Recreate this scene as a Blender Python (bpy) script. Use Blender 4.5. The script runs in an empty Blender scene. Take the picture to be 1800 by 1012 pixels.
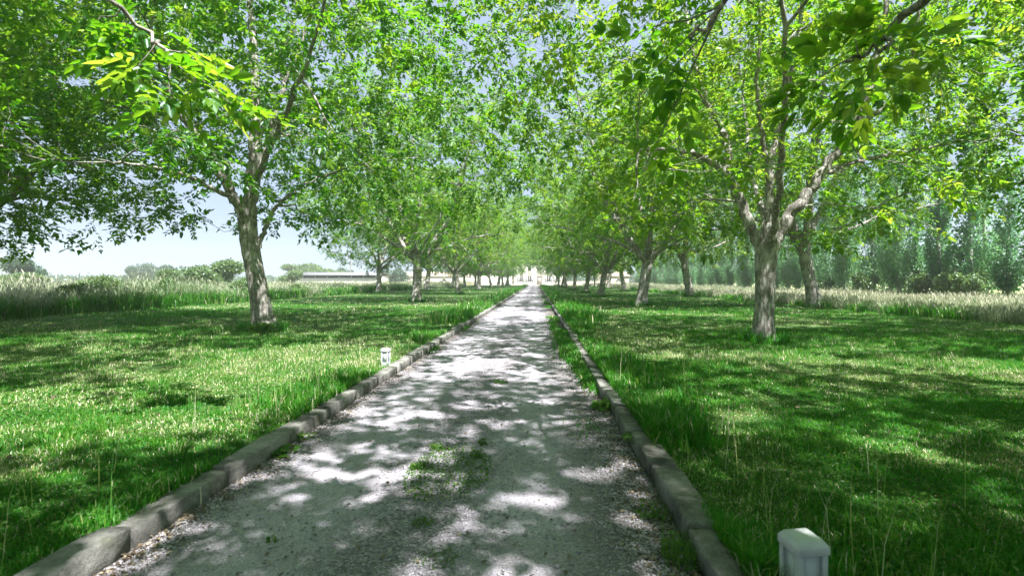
import bpy, math, random
import numpy as np

R = math.radians
C = bpy.context.scene.collection
CAM_H = 1.3
HAZE = .0010

# ------------------------------------------------------------------ helpers
def link_mesh(name, V, F, mat, parent=None, attrs=None, smooth=False, loc=None):
    """V (n,3); F list of (m,k) index arrays; one mesh object"""
    me = bpy.data.meshes.new(name)
    V = np.asarray(V, dtype=np.float32)
    me.vertices.add(len(V)); me.vertices.foreach_set('co', V.ravel())
    F = [np.asarray(f, dtype=np.int32) for f in F if len(f)]
    idx = np.concatenate([f.ravel() for f in F])
    tot = np.concatenate([np.full(len(f), f.shape[1], dtype=np.int32) for f in F])
    start = np.concatenate([[0], np.cumsum(tot)[:-1]]).astype(np.int32)
    me.loops.add(len(idx)); me.loops.foreach_set('vertex_index', idx)
    me.polygons.add(len(tot)); me.polygons.foreach_set('loop_start', start)
    if smooth:
        me.polygons.foreach_set('use_smooth', np.ones(len(tot), dtype=bool))
    for k, a in (attrs or {}).items():
        at = me.attributes.new(k, 'FLOAT', 'POINT')
        at.data.foreach_set('value', np.asarray(a, dtype=np.float32))
    me.update(calc_edges=True)
    me.materials.append(mat)
    o = bpy.data.objects.new(name, me); C.objects.link(o)
    if parent is not None: o.parent = parent
    if loc is not None: o.location = loc
    return o

def tag(o, label=None, cat=None, group=None, kind=None):
    if label: o['label'] = label
    if cat: o['category'] = cat
    if group: o['group'] = group
    if kind: o['kind'] = kind
    return o

def empty(name, loc, label, cat, group=None, rz=0.0):
    o = bpy.data.objects.new(name, None); C.objects.link(o)
    o.location = loc; o.rotation_euler = (0, 0, rz); o.empty_display_size = .3
    return tag(o, label, cat, group)

def copy_tree(root, loc, rz, sc, label, group=None):
    c = root.copy(); C.objects.link(c)
    c.location = loc; c.rotation_euler = (0, 0, rz); c.scale = sc
    c['label'] = label
    if group: c['group'] = group
    for ch in list(root.children):
        d = ch.copy(); C.objects.link(d); d.parent = c
    return c

class MB:
    """collects boxes and other shapes into one mesh"""
    def __init__(s): s.V = []; s.F = {}; s.n = 0
    def add(s, V, F):
        V = np.asarray(V, float)
        for f in F: s.F.setdefault(len(f), []).append([i + s.n for i in f])
        s.V.append(V); s.n += len(V)
    def box(s, x0, x1, y0, y1, z0, z1):
        V = [(x, y, z) for z in (z0, z1) for y in (y0, y1) for x in (x0, x1)]
        s.add(V, [(0, 2, 3, 1), (4, 5, 7, 6), (0, 1, 5, 4), (2, 6, 7, 3), (0, 4, 6, 2), (1, 3, 7, 5)])
    def prism(s, prof, y0, y1, axis='y'):
        n = len(prof)
        if axis == 'y':
            V = [(a, y0, b) for a, b in prof] + [(a, y1, b) for a, b in prof]
        else:
            V = [(y0, a, b) for a, b in prof] + [(y1, a, b) for a, b in prof]
        s.add(V, [(i, (i + 1) % n, (i + 1) % n + n, i + n) for i in range(n)] + [tuple(range(n))[::-1], tuple(range(n, 2 * n))])
    def build(s, name, mat, parent=None, smooth=False):
        return link_mesh(name, np.concatenate(s.V), [np.array(v) for v in s.F.values()], mat, parent, smooth=smooth)

def vnoise(x, y, seed=0):
    x = np.asarray(x, float) + seed * 17.31; y = np.asarray(y, float) - seed * 9.77
    xi = np.floor(x); yi = np.floor(y); fx = x - xi; fy = y - yi
    fx = fx * fx * (3 - 2 * fx); fy = fy * fy * (3 - 2 * fy)
    def h(a, b):
        t = np.sin(a * 127.1 + b * 311.7 + seed * 74.7) * 43758.5453
        return t - np.floor(t)
    return (h(xi, yi) * (1 - fx) + h(xi + 1, yi) * fx) * (1 - fy) + (h(xi, yi + 1) * (1 - fx) + h(xi + 1, yi + 1) * fx) * fy

def norm(a): return a / np.maximum(np.linalg.norm(a, axis=-1, keepdims=True), 1e-9)

# ------------------------------------------------------------------ materials
def new_mat(name):
    m = bpy.data.materials.new(name); m.use_nodes = True
    nt = m.node_tree; nt.nodes.clear()
    out = nt.nodes.new('ShaderNodeOutputMaterial')
    return m, nt, out
def N(nt, t, **kw):
    n = nt.nodes.new(t)
    for k, v in kw.items():
        if k == 'inp':
            for kk, vv in v.items(): n.inputs[kk].default_value = vv
        else: setattr(n, k, v)
    return n
def ramp(nt, stops):
    n = nt.nodes.new('ShaderNodeValToRGB'); e = n.color_ramp.elements
    while len(e) < len(stops): e.new(.5)
    for i, (p, c) in enumerate(stops):
        e[i].position = p; e[i].color = (*c, 1)
    return n

def leaf_mat(name, stops, tstops, trans=.42, gloss=.07, rough=.38, obj_var=.25):
    m, nt, out = new_mat(name); L = nt.links.new
    at = N(nt, 'ShaderNodeAttribute', attribute_name='tint')
    oi = N(nt, 'ShaderNodeObjectInfo')
    ad = N(nt, 'ShaderNodeMath', operation='MULTIPLY_ADD', inp={1: obj_var, 2: -obj_var / 2}); L(oi.outputs['Random'], ad.inputs[0])
    sm = N(nt, 'ShaderNodeMath', operation='ADD', use_clamp=True); L(at.outputs['Fac'], sm.inputs[0]); L(ad.outputs[0], sm.inputs[1])
    r1 = ramp(nt, stops); r2 = ramp(nt, tstops)
    L(sm.outputs[0], r1.inputs[0]); L(sm.outputs[0], r2.inputs[0])
    d = N(nt, 'ShaderNodeBsdfDiffuse'); t = N(nt, 'ShaderNodeBsdfTranslucent'); g = N(nt, 'ShaderNodeBsdfGlossy', inp={'Roughness': rough, 'Color': (.8, .9, 1, 1)})
    L(r1.outputs[0], d.inputs[0]); L(r2.outputs[0], t.inputs[0])
    mx = N(nt, 'ShaderNodeMixShader', inp={0: trans}); L(d.outputs[0], mx.inputs[1]); L(t.outputs[0], mx.inputs[2])
    m2 = N(nt, 'ShaderNodeMixShader', inp={0: gloss}); L(mx.outputs[0], m2.inputs[1]); L(g.outputs[0], m2.inputs[2])
    L(m2.outputs[0], out.inputs[0])
    return m

M = {}
M['walnut'] = leaf_mat('walnut_leaf',
    [(0, (.022, .090, .008)), (.4, (.055, .155, .010)), (.75, (.115, .215, .018)), (1, (.21, .28, .05))],
    [(0, (.13, .42, .008)), (.5, (.31, .57, .018)), (1, (.54, .67, .06))], trans=.5, gloss=.03, obj_var=.35)
M['poplar'] = leaf_mat('poplar_leaf',
    [(0, (.075, .19, .095)), (.5, (.125, .27, .135)), (1, (.22, .35, .20))],
    [(0, (.13, .38, .12)), (1, (.28, .52, .17))], trans=.5, gloss=.03, obj_var=.5)
M['bush'] = leaf_mat('bush_leaf',
    [(0, (.06, .12, .04)), (.5, (.10, .17, .055)), (1, (.18, .24, .09))],
    [(0, (.12, .26, .05)), (1, (.25, .38, .09))], trans=.35, gloss=.05, obj_var=.6)
M['darkbush'] = leaf_mat('far_tree_leaf',
    [(0, (.03, .075, .04)), (1, (.07, .13, .06))], [(0, (.05, .14, .05)), (1, (.12, .22, .08))], trans=.3, gloss=.05)
M['grass'] = leaf_mat('grass_blade',
    [(0, (.014, .105, .008)), (.45, (.042, .175, .014)), (.68, (.13, .25, .03)), (.84, (.36, .38, .15)), (1, (.68, .65, .47))],
    [(0, (.035, .28, .01)), (.5, (.09, .40, .015)), (.8, (.28, .40, .07)), (1, (.42, .40, .24))], trans=.42, gloss=.012, rough=.5, obj_var=0)
M['meadow'] = leaf_mat('meadow_blade',
    [(0, (.04, .13, .03)), (.4, (.12, .20, .08)), (.7, (.28, .33, .20)), (1, (.46, .46, .35))],
    [(0, (.09, .24, .05)), (.5, (.20, .30, .09)), (1, (.42, .42, .30))], trans=.38, gloss=.012, obj_var=0)
M['weed'] = leaf_mat('weed_leaf',
    [(0, (.04, .12, .02)), (.6, (.08, .17, .03)), (1, (.20, .24, .06))],
    [(0, (.12, .33, .03)), (1, (.3, .42, .08))], trans=.4, gloss=.012, obj_var=.2)
M['litter'] = leaf_mat('dead_leaf',
    [(0, (.07, .05, .035)), (.6, (.16, .12, .08)), (1, (.32, .27, .18))],
    [(0, (.1, .07, .04)), (1, (.25, .2, .1))], trans=.15, gloss=.03, obj_var=0)

def bark_mat():
    m, nt, out = new_mat('walnut_bark'); L = nt.links.new
    tc = N(nt, 'ShaderNodeTexCoord'); mp = N(nt, 'ShaderNodeMapping'); mp.inputs['Scale'].default_value = (1, 1, .28)
    L(tc.outputs['Object'], mp.inputs[0])
    n1 = N(nt, 'ShaderNodeTexNoise', inp={'Scale': 26, 'Detail': 6, 'Roughness': .65}); L(mp.outputs[0], n1.inputs['Vector'])
    n2 = N(nt, 'ShaderNodeTexNoise', inp={'Scale': 3.2, 'Detail': 3}); L(tc.outputs['Object'], n2.inputs['Vector'])
    v = N(nt, 'ShaderNodeTexVoronoi', feature='DISTANCE_TO_EDGE', inp={'Scale': 15}); 
    wv = N(nt, 'ShaderNodeMixRGB', inp={0: .12}); L(mp.outputs[0], wv.inputs[1]); L(n1.outputs['Color'], wv.inputs[2]); L(wv.outputs[0], v.inputs['Vector'])
    cr = ramp(nt, [(.25, (.11, .098, .088)), (.42, (.21, .195, .18)), (.6, (.33, .31, .29)), (.85, (.47, .45, .42))])
    mixv = N(nt, 'ShaderNodeMath', operation='MULTIPLY_ADD', inp={1: 1.6, 2: -.1}); L(v.outputs['Distance'], mixv.inputs[0])
    ad = N(nt, 'ShaderNodeMath', operation='MULTIPLY'); L(n1.outputs['Fac'], ad.inputs[0]); ad.inputs[1].default_value = .75
    sm = N(nt, 'ShaderNodeMath', operation='ADD'); L(mixv.outputs[0], sm.inputs[0]); L(ad.outputs[0], sm.inputs[1])
    L(sm.outputs[0], cr.inputs[0])
    # lichen and moss patches
    lr = ramp(nt, [(.52, (0, 0, 0)), (.66, (1, 1, 1))]); L(n2.outputs['Fac'], lr.inputs[0])
    mx = N(nt, 'ShaderNodeMixRGB'); mx.inputs[2].default_value = (.50, .49, .44, 1); L(cr.outputs[0], mx.inputs[1])
    lf = N(nt, 'ShaderNodeMath', operation='MULTIPLY', inp={1: .5}); L(lr.outputs[0], lf.inputs[0]); L(lf.outputs[0], mx.inputs[0])
    b = N(nt, 'ShaderNodeBsdfPrincipled', inp={'Roughness': .9, 'Specular IOR Level': .2}); L(mx.outputs[0], b.inputs['Base Color'])
    bp = N(nt, 'ShaderNodeBump', inp={'Strength': .8, 'Distance': .016}); L(sm.outputs[0], bp.inputs['Height']); L(bp.outputs[0], b.inputs['Normal'])
    L(b.outputs[0], out.inputs[0]); return m
M['bark'] = bark_mat()

def noisy_mat(name, stops, scale=4, detail=8, rough=.9, bump=.3, bscale=40, bdist=.02, extra=None, coord='Object', rr=.6):
    m, nt, out = new_mat(name); L = nt.links.new
    tc = N(nt, 'ShaderNodeTexCoord')
    n1 = N(nt, 'ShaderNodeTexNoise', inp={'Scale': scale, 'Detail': detail, 'Roughness': rr}); L(tc.outputs[coord], n1.inputs['Vector'])
    cr = ramp(nt, stops); L(n1.outputs['Fac'], cr.inputs[0])
    b = N(nt, 'ShaderNodeBsdfPrincipled', inp={'Roughness': rough, 'Specular IOR Level': .25}); L(cr.outputs[0], b.inputs['Base Color'])
    n2 = N(nt, 'ShaderNodeTexNoise', inp={'Scale': bscale, 'Detail': 4}); L(tc.outputs[coord], n2.inputs['Vector'])
    bp = N(nt, 'ShaderNodeBump', inp={'Strength': bump, 'Distance': bdist}); L(n2.outputs['Fac'], bp.inputs['Height']); L(bp.outputs[0], b.inputs['Normal'])
    L(b.outputs[0], out.inputs[0]); return m
M['poplar_bark'] = noisy_mat('poplar_bark', [(.3, (.20, .20, .18)), (.6, (.38, .38, .35)), (.75, (.50, .50, .47))], 6, bump=.5)
M['soil'] = noisy_mat('lawn_soil', [(.25, (.02, .05, .012)), (.5, (.035, .08, .018)), (.64, (.07, .09, .03)), (.8, (.12, .11, .055))], 1.6, bump=.8, bscale=60)
M['field'] = noisy_mat('field_ground', [(.25, (.14, .18, .07)), (.5, (.25, .27, .12)), (.75, (.36, .34, .19))], .35, bump=.6, bscale=8, bdist=.2)
M['plaster'] = noisy_mat('pale_plaster', [(.3, (.62, .58, .52)), (.7, (.74, .71, .66))], 1.2, bump=.1)
M['plaster_warm'] = noisy_mat('warm_plaster', [(.3, (.60, .53, .45)), (.7, (.70, .63, .55))], 1.2, bump=.1)
M['tile_roof'] = noisy_mat('clay_tiles', [(.3, (.34, .27, .21)), (.7, (.46, .38, .31))], 3, bump=.6, bscale=14, bdist=.05)
M['metal_roof'] = noisy_mat('grey_sheet_roof', [(.3, (.13, .135, .145)), (.7, (.19, .195, .205))], .8, rough=.7, bump=.1)
M['shutter'] = noisy_mat('grey_shutter', [(.3, (.25, .27, .28)), (.7, (.31, .33, .34))], 5, rough=.6, bump=.1)
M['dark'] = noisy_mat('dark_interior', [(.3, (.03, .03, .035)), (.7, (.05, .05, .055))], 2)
M['door'] = noisy_mat('grey_door', [(.3, (.22, .20, .18)), (.7, (.28, .25, .23))], 4, rough=.6)
M['steel'] = noisy_mat('galvanised_post', [(.3, (.36, .38, .40)), (.7, (.46, .48, .50))], 6, rough=.5)
M['weathered_wood'] = noisy_mat('weathered_pole', [(.3, (.18, .16, .14)), (.7, (.28, .26, .23))], 6)
M['diffuser'] = noisy_mat('frosted_pane', [(.3, (.44, .48, .51)), (.7, (.54, .57, .60))], 8, rough=.25, bump=.02)
M['alu'] = noisy_mat('painted_aluminium', [(.3, (.32, .34, .36)), (.5, (.43, .45, .47)), (.7, (.50, .52, .54))], 14, rough=.42, bump=.06)
M['slot'] = noisy_mat('dark_slot', [(.3, (.10, .13, .16)), (.7, (.15, .18, .21))], 14, rough=.3, bump=.05)
M['stone'] = noisy_mat('gravel_stone', [(.3, (.20, .19, .21)), (.5, (.32, .30, .33)), (.7, (.46, .44, .46))], 9, bump=.2)

def kerb_mat():
    m, nt, out = new_mat('kerb_concrete'); L = nt.links.new
    tc = N(nt, 'ShaderNodeTexCoord')
    n1 = N(nt, 'ShaderNodeTexNoise', inp={'Scale': 2.2, 'Detail': 8, 'Roughness': .7}); L(tc.outputs['Object'], n1.inputs['Vector'])
    n2 = N(nt, 'ShaderNodeTexNoise', inp={'Scale': 55, 'Detail': 5, 'Roughness': .7}); L(tc.outputs['Object'], n2.inputs['Vector'])
    cr = ramp(nt, [(.34, (.065, .064, .059)), (.46, (.17, .166, .158)), (.58, (.28, .273, .26)), (.72, (.40, .39, .372))]); L(n1.outputs['Fac'], cr.inputs[0])
    c2 = ramp(nt, [(.3, (.55, .55, .55)), (.6, (1, 1, 1))]); L(n2.outputs['Fac'], c2.inputs[0])
    mu = N(nt, 'ShaderNodeMixRGB', blend_type='MULTIPLY', inp={0: .8}); L(cr.outputs[0], mu.inputs[1]); L(c2.outputs[0], mu.inputs[2])
    n3 = N(nt, 'ShaderNodeTexNoise', inp={'Scale': 5.5, 'Detail': 4}); L(tc.outputs['Object'], n3.inputs['Vector'])
    r3 = ramp(nt, [(.55, (0, 0, 0)), (.68, (1, 1, 1))]); L(n3.outputs['Fac'], r3.inputs[0])
    ms = N(nt, 'ShaderNodeMath', operation='MULTIPLY', inp={1: .55}); L(r3.outputs[0], ms.inputs[0])
    mo = N(nt, 'ShaderNodeMixRGB'); L(ms.outputs[0], mo.inputs[0]); L(mu.outputs[0], mo.inputs[1]); mo.inputs[2].default_value = (.09, .105, .055, 1)
    b = N(nt, 'ShaderNodeBsdfPrincipled', inp={'Roughness': .92, 'Specular IOR Level': .2}); L(mo.outputs[0], b.inputs['Base Color'])
    bp = N(nt, 'ShaderNodeBump', inp={'Strength': .7, 'Distance': .012}); L(n2.outputs['Fac'], bp.inputs['Height'])
    bp2 = N(nt, 'ShaderNodeBump', inp={'Strength': .6, 'Distance': .05}); L(n1.outputs['Fac'], bp2.inputs['Height']); L(bp.outputs[0], bp2.inputs['Normal'])
    L(bp2.outputs[0], b.inputs['Normal']); L(b.outputs[0], out.inputs[0]); return m
M['kerb'] = kerb_mat()

def path_mat():
    m, nt, out = new_mat('gravel_drive'); L = nt.links.new
    tc = N(nt, 'ShaderNodeTexCoord')
    pos = tc.outputs['Object']
    v = N(nt, 'ShaderNodeTexVoronoi', inp={'Scale': 110, 'Randomness': 1}); L(pos, v.inputs['Vector'])
    vb = N(nt, 'ShaderNodeTexVoronoi', inp={'Scale': 62, 'Randomness': 1}); L(pos, vb.inputs['Vector'])
    n1 = N(nt, 'ShaderNodeTexNoise', inp={'Scale': 1.1, 'Detail': 7, 'Roughness': .62}); L(pos, n1.inputs['Vector'])
    n2 = N(nt, 'ShaderNodeTexNoise', inp={'Scale': 160, 'Detail': 3, 'Roughness': .7}); L(pos, n2.inputs['Vector'])
    # wear across the drive: loose dark gravel down the middle and at both edges, pale packed wheel tracks between
    sx = N(nt, 'ShaderNodeSeparateXYZ'); L(pos, sx.inputs[0])
    wob = N(nt, 'ShaderNodeMath', operation='MULTIPLY_ADD', inp={1: .9, 2: -.45}); L(n1.outputs['Fac'], wob.inputs[0])
    xs = N(nt, 'ShaderNodeMath', operation='ADD'); L(sx.outputs['X'], xs.inputs[0]); L(wob.outputs[0], xs.inputs[1])
    mr = N(nt, 'ShaderNodeMapRange', inp={1: -2.0, 2: .85}); L(xs.outputs[0], mr.inputs[0])
    tr = ramp(nt, [(0, (1, 1, 1)), (.13, (.15, .15, .15)), (.3, (0, 0, 0)), (.42, (.8, .8, .8)), (.54, (.8, .8, .8)), (.64, (0, 0, 0)), (.82, (.1, .1, .1)), (.93, (1, 1, 1))])
    L(mr.outputs[0], tr.inputs[0])
    packed = ramp(nt, [(0, (.27, .25, .305)), (.5, (.40, .372, .44)), (1, (.52, .49, .55))])
    loose = ramp(nt, [(0, (.07, .066, .075)), (.4, (.16, .148, .175)), (.75, (.33, .305, .355)), (1, (.60, .565, .63))])
    L(v.outputs['Color'], packed.inputs[0]); L(vb.outputs['Color'], loose.inputs[0])
    mx = N(nt, 'ShaderNodeMixRGB'); L(tr.outputs[0], mx.inputs[0]); L(packed.outputs[0], mx.inputs[1]); L(loose.outputs[0], mx.inputs[2])
    # dusty and earthy stains
    n4 = N(nt, 'ShaderNodeTexNoise', inp={'Scale': 2.3, 'Detail': 6, 'Roughness': .6}); L(pos, n4.inputs['Vector'])
    r4 = ramp(nt, [(.35, (.74, .73, .70)), (.6, (1.0, 1.0, 1.0)), (.8, (1.12, 1.08, 1.03))]); L(n4.outputs['Fac'], r4.inputs[0])
    mu = N(nt, 'ShaderNodeMixRGB', blend_type='MULTIPLY', inp={0: .9}); L(mx.outputs[0], mu.inputs[1]); L(r4.outputs[0], mu.inputs[2])
    er = ramp(nt, [(0, (1, 1, 1)), (.05, (.7, .7, .7)), (.11, (0, 0, 0)), (.72, (0, 0, 0)), (.82, (.6, .6, .6)), (.90, (1, 1, 1))]); L(mr.outputs[0], er.inputs[0])
    n5 = N(nt, 'ShaderNodeTexNoise', inp={'Scale': 30, 'Detail': 6, 'Roughness': .75}); L(pos, n5.inputs['Vector'])
    r5 = ramp(nt, [(.38, (.035, .032, .026)), (.52, (.10, .09, .078)), (.64, (.26, .24, .22)), (.74, (.42, .40, .38))]); L(n5.outputs['Fac'], r5.inputs[0])
    eb = N(nt, 'ShaderNodeMath', operation='MULTIPLY', inp={1: .85}); L(er.outputs[0], eb.inputs[0])
    em = N(nt, 'ShaderNodeMixRGB'); L(eb.outputs[0], em.inputs[0]); L(mu.outputs[0], em.inputs[1]); L(r5.outputs[0], em.inputs[2]); mu = em
    sp = ramp(nt, [(.34, (.5, .5, .5)), (.58, (1.05, 1.05, 1.05))]); L(n2.outputs['Fac'], sp.inputs[0])
    m2 = N(nt, 'ShaderNodeMixRGB', blend_type='MULTIPLY', inp={0: .75}); L(mu.outputs[0], m2.inputs[1]); L(sp.outputs[0], m2.inputs[2])
    b = N(nt, 'ShaderNodeBsdfPrincipled', inp={'Roughness': .95, 'Specular IOR Level': .15}); L(m2.outputs[0], b.inputs['Base Color'])
    hs = N(nt, 'ShaderNodeMixRGB'); L(tr.outputs[0], hs.inputs[0]); L(v.outputs['Distance'], hs.inputs[1]); L(vb.outputs['Distance'], hs.inputs[2])
    bp = N(nt, 'ShaderNodeBump', invert=True, inp={'Strength': .5, 'Distance': .007}); L(hs.outputs[0], bp.inputs['Height'])
    bp2 = N(nt, 'ShaderNodeBump', inp={'Strength': .5, 'Distance': .06}); L(n4.outputs['Fac'], bp2.inputs['Height']); L(bp.outputs[0], bp2.inputs['Normal'])
    L(bp2.outputs[0], b.inputs['Normal']); L(b.outputs[0], out.inputs[0]); return m
M['path'] = path_mat()

# ------------------------------------------------------------------ camera, light, world
cam = bpy.data.cameras.new('camera'); co = bpy.data.objects.new('camera', cam); C.objects.link(co)
co.location = (0, 0, CAM_H); co.rotation_euler = (R(90), 0, 0)
cam.sensor_width = 36; cam.lens = 18; cam.shift_x = -43 / 1800; cam.shift_y = -13 / 1800
cam.clip_start = .05; cam.clip_end = 6000
cam.dof.use_dof = True; cam.dof.focus_distance = 12; cam.dof.aperture_fstop = 3.2
sc = bpy.context.scene; sc.camera = co

SUN_EL, SUN_AZ = 60, -48          # azimuth measured from +X (right) towards +Y (ahead)
sv = np.array([math.cos(R(SUN_EL)) * math.cos(R(SUN_AZ)), math.cos(R(SUN_EL)) * math.sin(R(SUN_AZ)), math.sin(R(SUN_EL))])
from mathutils import Vector
sl = bpy.data.lights.new('sun', 'SUN'); so = bpy.data.objects.new('sun', sl); C.objects.link(so)
sl.energy = 4.5; sl.angle = R(.6); sl.color = (1, .975, .935)
so.rotation_euler = Vector(sv).to_track_quat('Z', 'Y').to_euler(); so.location = (30, 10, 60)
w = bpy.data.worlds.new('World'); sc.world = w; w.use_nodes = True
nt = w.node_tree; bg = nt.nodes['Background']
sky = nt.nodes.new('ShaderNodeTexSky'); sky.sky_type = 'NISHITA'; sky.sun_disc = False
sky.sun_elevation = R(SUN_EL); sky.sun_rotation = R(90 - SUN_AZ)
sky.air_density = .8; sky.dust_density = .2; sky.ozone_density = 1.8
veil = nt.nodes.new('ShaderNodeMixRGB'); veil.inputs[0].default_value = .93; veil.inputs[2].default_value = (1.36, 1.66, 2.2, 1)
nt.links.new(sky.outputs[0], veil.inputs[1]); nt.links.new(veil.outputs[0], bg.inputs[0]); bg.inputs[1].default_value = .10
vs = sc.view_settings; vs.view_transform = 'Standard'; vs.look = 'None'; vs.exposure = 2.05; vs.gamma = 1; vs.use_curve_mapping = False
cy = sc.cycles; cy.max_bounces = 10; cy.diffuse_bounces = 8; cy.glossy_bounces = 2; cy.transmission_bounces = 5; cy.transparent_max_bounces = 4
cy.caustics_reflective = False; cy.caustics_refractive = False; cy.sample_clamp_indirect = 6
cy.use_denoising = True

# ------------------------------------------------------------------ trees
def tube(pts, rad, sides, rng=None, flare=0.0, rough=0.0):
    pts = np.asarray(pts, float); n = len(pts)
    t = norm(np.gradient(pts, axis=0))
    u = np.zeros((n, 3)); ref = np.array([1., 0, 0]) if abs(t[0, 0]) < .8 else np.array([0, 1., 0])
    u[0] = norm(np.cross(t[0], ref)[None])[0]
    for i in range(1, n):
        a = u[i - 1] - t[i] * np.dot(u[i - 1], t[i]); u[i] = a / max(np.linalg.norm(a), 1e-9)
    v = np.cross(t, u)
    a = np.linspace(0, 2 * math.pi, sides, endpoint=False)
    rr = np.asarray(rad, float)[:, None] * np.ones((1, sides))
    if rough and rng is not None:
        ph = rng.uniform(0, 6.28, 4)
        rr = rr * (1 + rough * (np.sin(2 * a[None] + ph[0] + .6 * np.arange(n)[:, None] * .3) * .5 + np.sin(3 * a[None] + ph[1]) * .4 + np.sin(5 * a[None] + ph[2]) * .3)
                   + rough * .6 * rng.normal(0, .4, (n, 1)))
    if flare:
        z = pts[:, 2] - pts[0, 2]
        f = np.exp(-np.maximum(z, 0) / .22)[:, None]
        rr = rr * (1 + flare * f * (1 + .5 * np.sin(5 * a[None] + 1.3)))
    ring = pts[:, None, :] + rr[..., None] * (np.cos(a)[None, :, None] * u[:, None, :] + np.sin(a)[None, :, None] * v[:, None, :])
    V = ring.reshape(-1, 3)
    i = np.arange(n - 1)[:, None] * sides; j = np.arange(sides)[None]; k = (j + 1) % sides
    F = np.stack([i + j, i + k, i + sides + k, i + sides + j], -1).reshape(-1, 4)
    return V, F

def spline(P, n):
    """Catmull-Rom through points with radii in the last column"""
    P = np.asarray(P, float); Q = np.vstack([2 * P[0] - P[1], P, 2 * P[-1] - P[-2]])
    out = []
    for i in range(len(P) - 1):
        p0, p1, p2, p3 = Q[i], Q[i + 1], Q[i + 2], Q[i + 3]
        for t in np.linspace(0, 1, n, endpoint=False):
            out.append(.5 * ((2 * p1) + (-p0 + p2) * t + (2 * p0 - 5 * p1 + 4 * p2 - p3) * t * t + (-p0 + 3 * p1 - 3 * p2 + p3) * t ** 3))
    out.append(P[-1]); return np.array(out)

def leaflets(B, D, U, ln, wd, fold=.22):
    """elliptic leaflets folded on the midrib: 6 verts, 2 quads each"""
    S = norm(np.cross(D, U)); U = norm(np.cross(S, D))
    ln = ln[:, None]; wd = wd[:, None]
    tip = B + D * ln - U * ln * .12
    V = np.stack([B,
                  B + D * ln * .28 - S * wd * .46 + U * wd * fold,
                  B + D * ln * .70 - S * wd * .40 + U * wd * fold * .7 - U * ln * .05,
                  tip,
                  B + D * ln * .70 + S * wd * .40 + U * wd * fold * .7 - U * ln * .05,
                  B + D * ln * .28 + S * wd * .46 + U * wd * fold], 1)
    n = len(B); b = (np.arange(n) * 6)[:, None]
    F = np.concatenate([b + np.array([[0, 3, 2, 1]]), b + np.array([[0, 5, 4, 3]])])
    return V.reshape(-1, 3), F

def compound(P, D, rng, pairs=3, size=.115, rachis=.27):
    """walnut compound leaves: bases P, directions D -> leaflet arrays"""
    n = len(P)
    D = norm(D + np.array([0, 0, -.25]))
    up = norm(np.array([[0, 0, 1.]]) + rng.normal(0, .45, (n, 3)))
    S = norm(np.cross(D, up)); U = norm(np.cross(S, D))
    L = rachis * rng.uniform(.75, 1.2, n)
    sz = size * rng.uniform(.65, 1.25, n)
    tint = np.clip(rng.beta(2.2, 3, n) + .22 * clump3(P, 2.1, .8) + .14 * clump3(P, .8, 2.2), 0, 1)
    Bs, Ds, Us, ls, ws, ts = [], [], [], [], [], []
    def put(t, ang, sc):
        base = P + D * (L * t)[:, None] + np.array([0, 0, -1.]) * (L * t * t * .25)[:, None]
        d = norm(D * math.cos(ang) + S * math.sin(ang) + rng.normal(0, .14, (n, 3)))
        u = norm(U + rng.normal(0, .28, (n, 3)))
        l = sz * sc * rng.uniform(.85, 1.15, n)
        Bs.append(base); Ds.append(d); Us.append(u); ls.append(l); ws.append(l * rng.uniform(.42, .55, n)); ts.append(np.clip(tint + rng.normal(0, .08, n), 0, 1))
    tt = np.linspace(.35, .92, pairs)
    for i, t in enumerate(tt):
        a = R(62 - 14 * i)
        put(t, a, .8 + .12 * i); put(t, -a, .8 + .12 * i)
    put(1.0, 0, 1.15)
    return [np.concatenate(x) for x in (Bs, Ds, Us, ls, ws, ts)]

def clump3(p, s, seed):
    return (np.sin(p[:, 0] * s + seed) * np.sin(p[:, 1] * s * 1.13 + seed * 2.1) * np.sin(p[:, 2] * s * .93 + seed * .7))

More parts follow.
